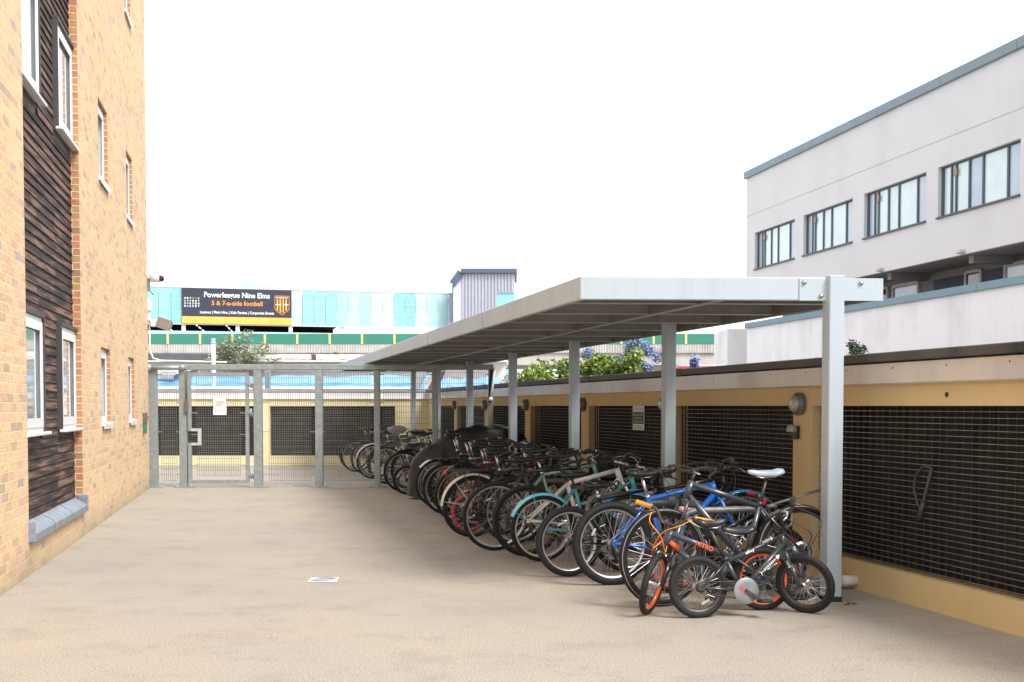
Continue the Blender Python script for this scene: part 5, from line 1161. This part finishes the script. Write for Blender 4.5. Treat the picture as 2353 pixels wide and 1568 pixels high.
SP_ = [(-.38, 13.0, 'black road bicycle with drop bars behind the cream guarded bike', dict(kind='road', bars='drop', sh=.97, col=BLKF)),
 (-.60, 13.45, 'dark red framed bicycle with silver rims in the middle of the row', dict(kind='city', bars='city', sh=.94, col=paint('deep red paint', 120, 20, 32, .35), rim=SIL)),
 (-.58, 14.0, 'black mountain bike with tan walled wheels behind the red framed one', dict(kind='mtb', sh=.96, col=BLKF, knob=.004, r=.027, fender=(BLKF, 60, 150))),
 (-.82, 14.5, 'charcoal bicycle with silver rims and a thin black mudguard', dict(kind='city', sh=.99, col=GREYF, rim=SIL, fender=(BLKF, 55, 165), rack=True)),
 (-.80, 15.0, 'scarlet bicycle with black saddle half hidden in the dark row', dict(kind='mtb', sh=1.0, col=RED, rim=DKST)),
 (-1.0, 15.5, 'navy bicycle with silver rims near the black cover', dict(kind='road', sh=1.0, col=paint('navy paint', 30, 36, 62, .35), rim=SIL, fender=(SIL, 70, 140))),
 (-1.02, 16.0, 'plain black bicycle right beside the black cover', dict(kind='city', sh=1.04, col=BLKF, rim=SIL))]
SP_ += [(-.02, 11.72, 'black bicycle with curved handlebar squeezed beside the mint green one', dict(kind='city', bars='city', sh=.95, col=BLKF)),
 (-.10, 12.3, 'plain charcoal bicycle directly behind the cream guarded one', dict(kind='mtb', sh=.98, col=GREYF)),
 (-.40, 13.72, 'black bicycle with a thin saddle between the deep red and black mountain bikes', dict(kind='road', bars='flat', sh=1.0, col=BLKF)),
 (-.66, 14.75, 'black bicycle between the rack carrying one and the scarlet one', dict(kind='mtb', sh=.95, col=BLKF)),
 (-.88, 15.75, 'black bicycle with silver handlebar between the navy and the plain black ones', dict(kind='city', bars='city', sh=1.0, col=BLKF))]
for X, Y, lab, kw in SP_: bike(lab, (X, Y), head=HD + R_(rr.uniform(-3, 3)), lean=R_(rr.uniform(-4, 4)), steer=R_(rr.uniform(-12, 12)), phase=rr.uniform(0, 6), reflector=rr.uniform(0, 6), **kw)
bike('small wheeled black folding bicycle just beyond the black cover', (-1.66, 17.85), head=HD, wb=.95, R=.23, r=.024, col=BLKF, kind='kid', sh=.80, bars='flat')
bike('black city bicycle with silver rims and raised saddle next to the fence', (-1.76, 18.35), head=HD + R_(2), R=.333, r=.024, col=BLKF, kind='mtb', sh=.98, rim=SIL, fender=(BLKF, 60, 110))
bike('black bicycle with high mudguard standing right against the fence', (-1.70, 18.85), head=HD - R_(2), R=.333, r=.02, col=GREYF, kind='city', sh=.95, fender=(BLKF, 55, 160), rim=DKST)
PG = mat('plastic bag', (.42, .42, .43), .4, 0, .2, 20)
FAR = [(-2.25, 20.3, 'silver bicycle with a grey bag on its saddle behind the mesh fence', dict(kind='city', col=SILF, rim=SIL, bars='city'), 1), (-2.35, 20.9, 'black bicycle behind the mesh fence beside the silver one', dict(kind='mtb', col=BLKF), 0),
 (-2.66, 21.7, 'dark bicycle behind the mesh fence with white striped mudguard', dict(kind='city', col=BLKF, fender=(SILF, 60, 170), rim=SIL), 0), (-2.72, 22.3, 'green framed bicycle behind the mesh fence', dict(kind='road', col=paint('green paint', 60, 130, 70, .35), rim=SIL, bars='drop'), 0),
 (-2.95, 23.0, 'black bicycle with drop bars behind the mesh fence', dict(kind='road', col=BLKF, bars='drop'), 0), (-3.3, 24.0, 'grey bicycle near the far end of the row behind the fence', dict(kind='mtb', col=GREYF, rim=SIL), 0),
 (-3.46, 24.8, 'last bicycle of the row behind the fence, leaning with pale rims', dict(kind='road', col=BLKF, rim=SIL), 0)]
for X, Y, lab, kw, bg in FAR:
    Bf, inf = bike(lab, (X, Y), head=HD + R_(rr.uniform(-4, 4)), lean=R_(rr.uniform(-7, 7)), steer=R_(rr.uniform(-12, 12)), phase=rr.uniform(0, 6), sh=rr.uniform(.92, 1.02), spokes=20, **kw)
    if bg:
        pw = Bf.matrix_basis @ Vector((.2, 0, .97)); q = MB(); q.sphere((0, 0, 0), .13, 16, 9, (1.4, .7, .6)); q.v = [tuple(Vector(v) * (1 + .10 * math.sin(v[0] * 40 + v[2] * 60))) for v in q.v]
        q.build('saddle_bag_cover', PG, None, Matrix.Translation(pw) @ Matrix.Rotation(HD, 4, 'Z'), None, 'crumpled grey plastic bag pulled over a saddle behind the fence', 'plastic bag')
# --- covered motorcycle / bicycle
CV = mat('black cover cloth', (.016, .016, .020), .42, 0, .3, 4, bump=.35, bscale=7)
prof = [(-.42, .30, .03), (-.41, .45, .05), (-.33, .64, .07), (-.17, .79, .09), (-.02, .87, .11), (.18, 1.0, .14), (.44, 1.11, .2), (.7, 1.14, .26), (1.0, 1.14, .30), (1.25, 1.10, .24), (1.42, .95, .14), (1.48, .7, .07)]
rings = []; fold = random.Random(2); PH = [fold.random() * 6 for _ in range(8)]
import bisect
def pf(x, k):
    for a, b in zip(prof, prof[1:]):
        if a[0] <= x <= b[0]:
            u = (x - a[0]) / (b[0] - a[0]); return a[k] + (b[k] - a[k]) * u
    return prof[-1][k]
nx = 46
for i in range(nx + 1):
    x = prof[0][0] + (prof[-1][0] - prof[0][0]) * i / nx; h = pf(x, 1) * .97; hw = pf(x, 2); rg = []
    for k in range(29):
        t = k / 28; s = t * 2 - 1; a = abs(s)
        if a < .28: y = hw * (s / .28) * .8; z = h - .05 * (a / .28) ** 2
        else:
            v = (a - .28) / .72; y = math.copysign(hw * .8 + (.23 - hw * .55) * v * .8 + .03 * math.sin(x * 17 + v * 5 + PH[0]) * v + .018 * math.sin(x * 38 + PH[1]) * v, s); z = (h - .05) * (1 - v) + (.04 + .035 * math.sin(x * 9 + PH[2])) * v
        if i in (0, nx): y *= .6
        z += .012 * math.sin(x * 22 + s * 9) * (1 - a * .5)
        rg.append((x, y, max(.012, z)))
    rings.append(rg)
q = MB(); n_ = 29; vs = [p for r_ in rings for p in r_]; q.add(vs, [(i * n_ + k, (i + 1) * n_ + k, (i + 1) * n_ + k + 1, i * n_ + k + 1) for i in range(nx) for k in range(n_ - 1)] + [tuple(range(n_)), tuple(nx * n_ + k for k in range(n_ - 1, -1, -1))], smooth=True)
cvr = thing('covered_bicycle', 'bicycle shrouded in a black cloth cover standing in the dark row', 'covered bicycle', T(-1.16, 17.1, 0, HD)); q.build('cover', CV, cvr)
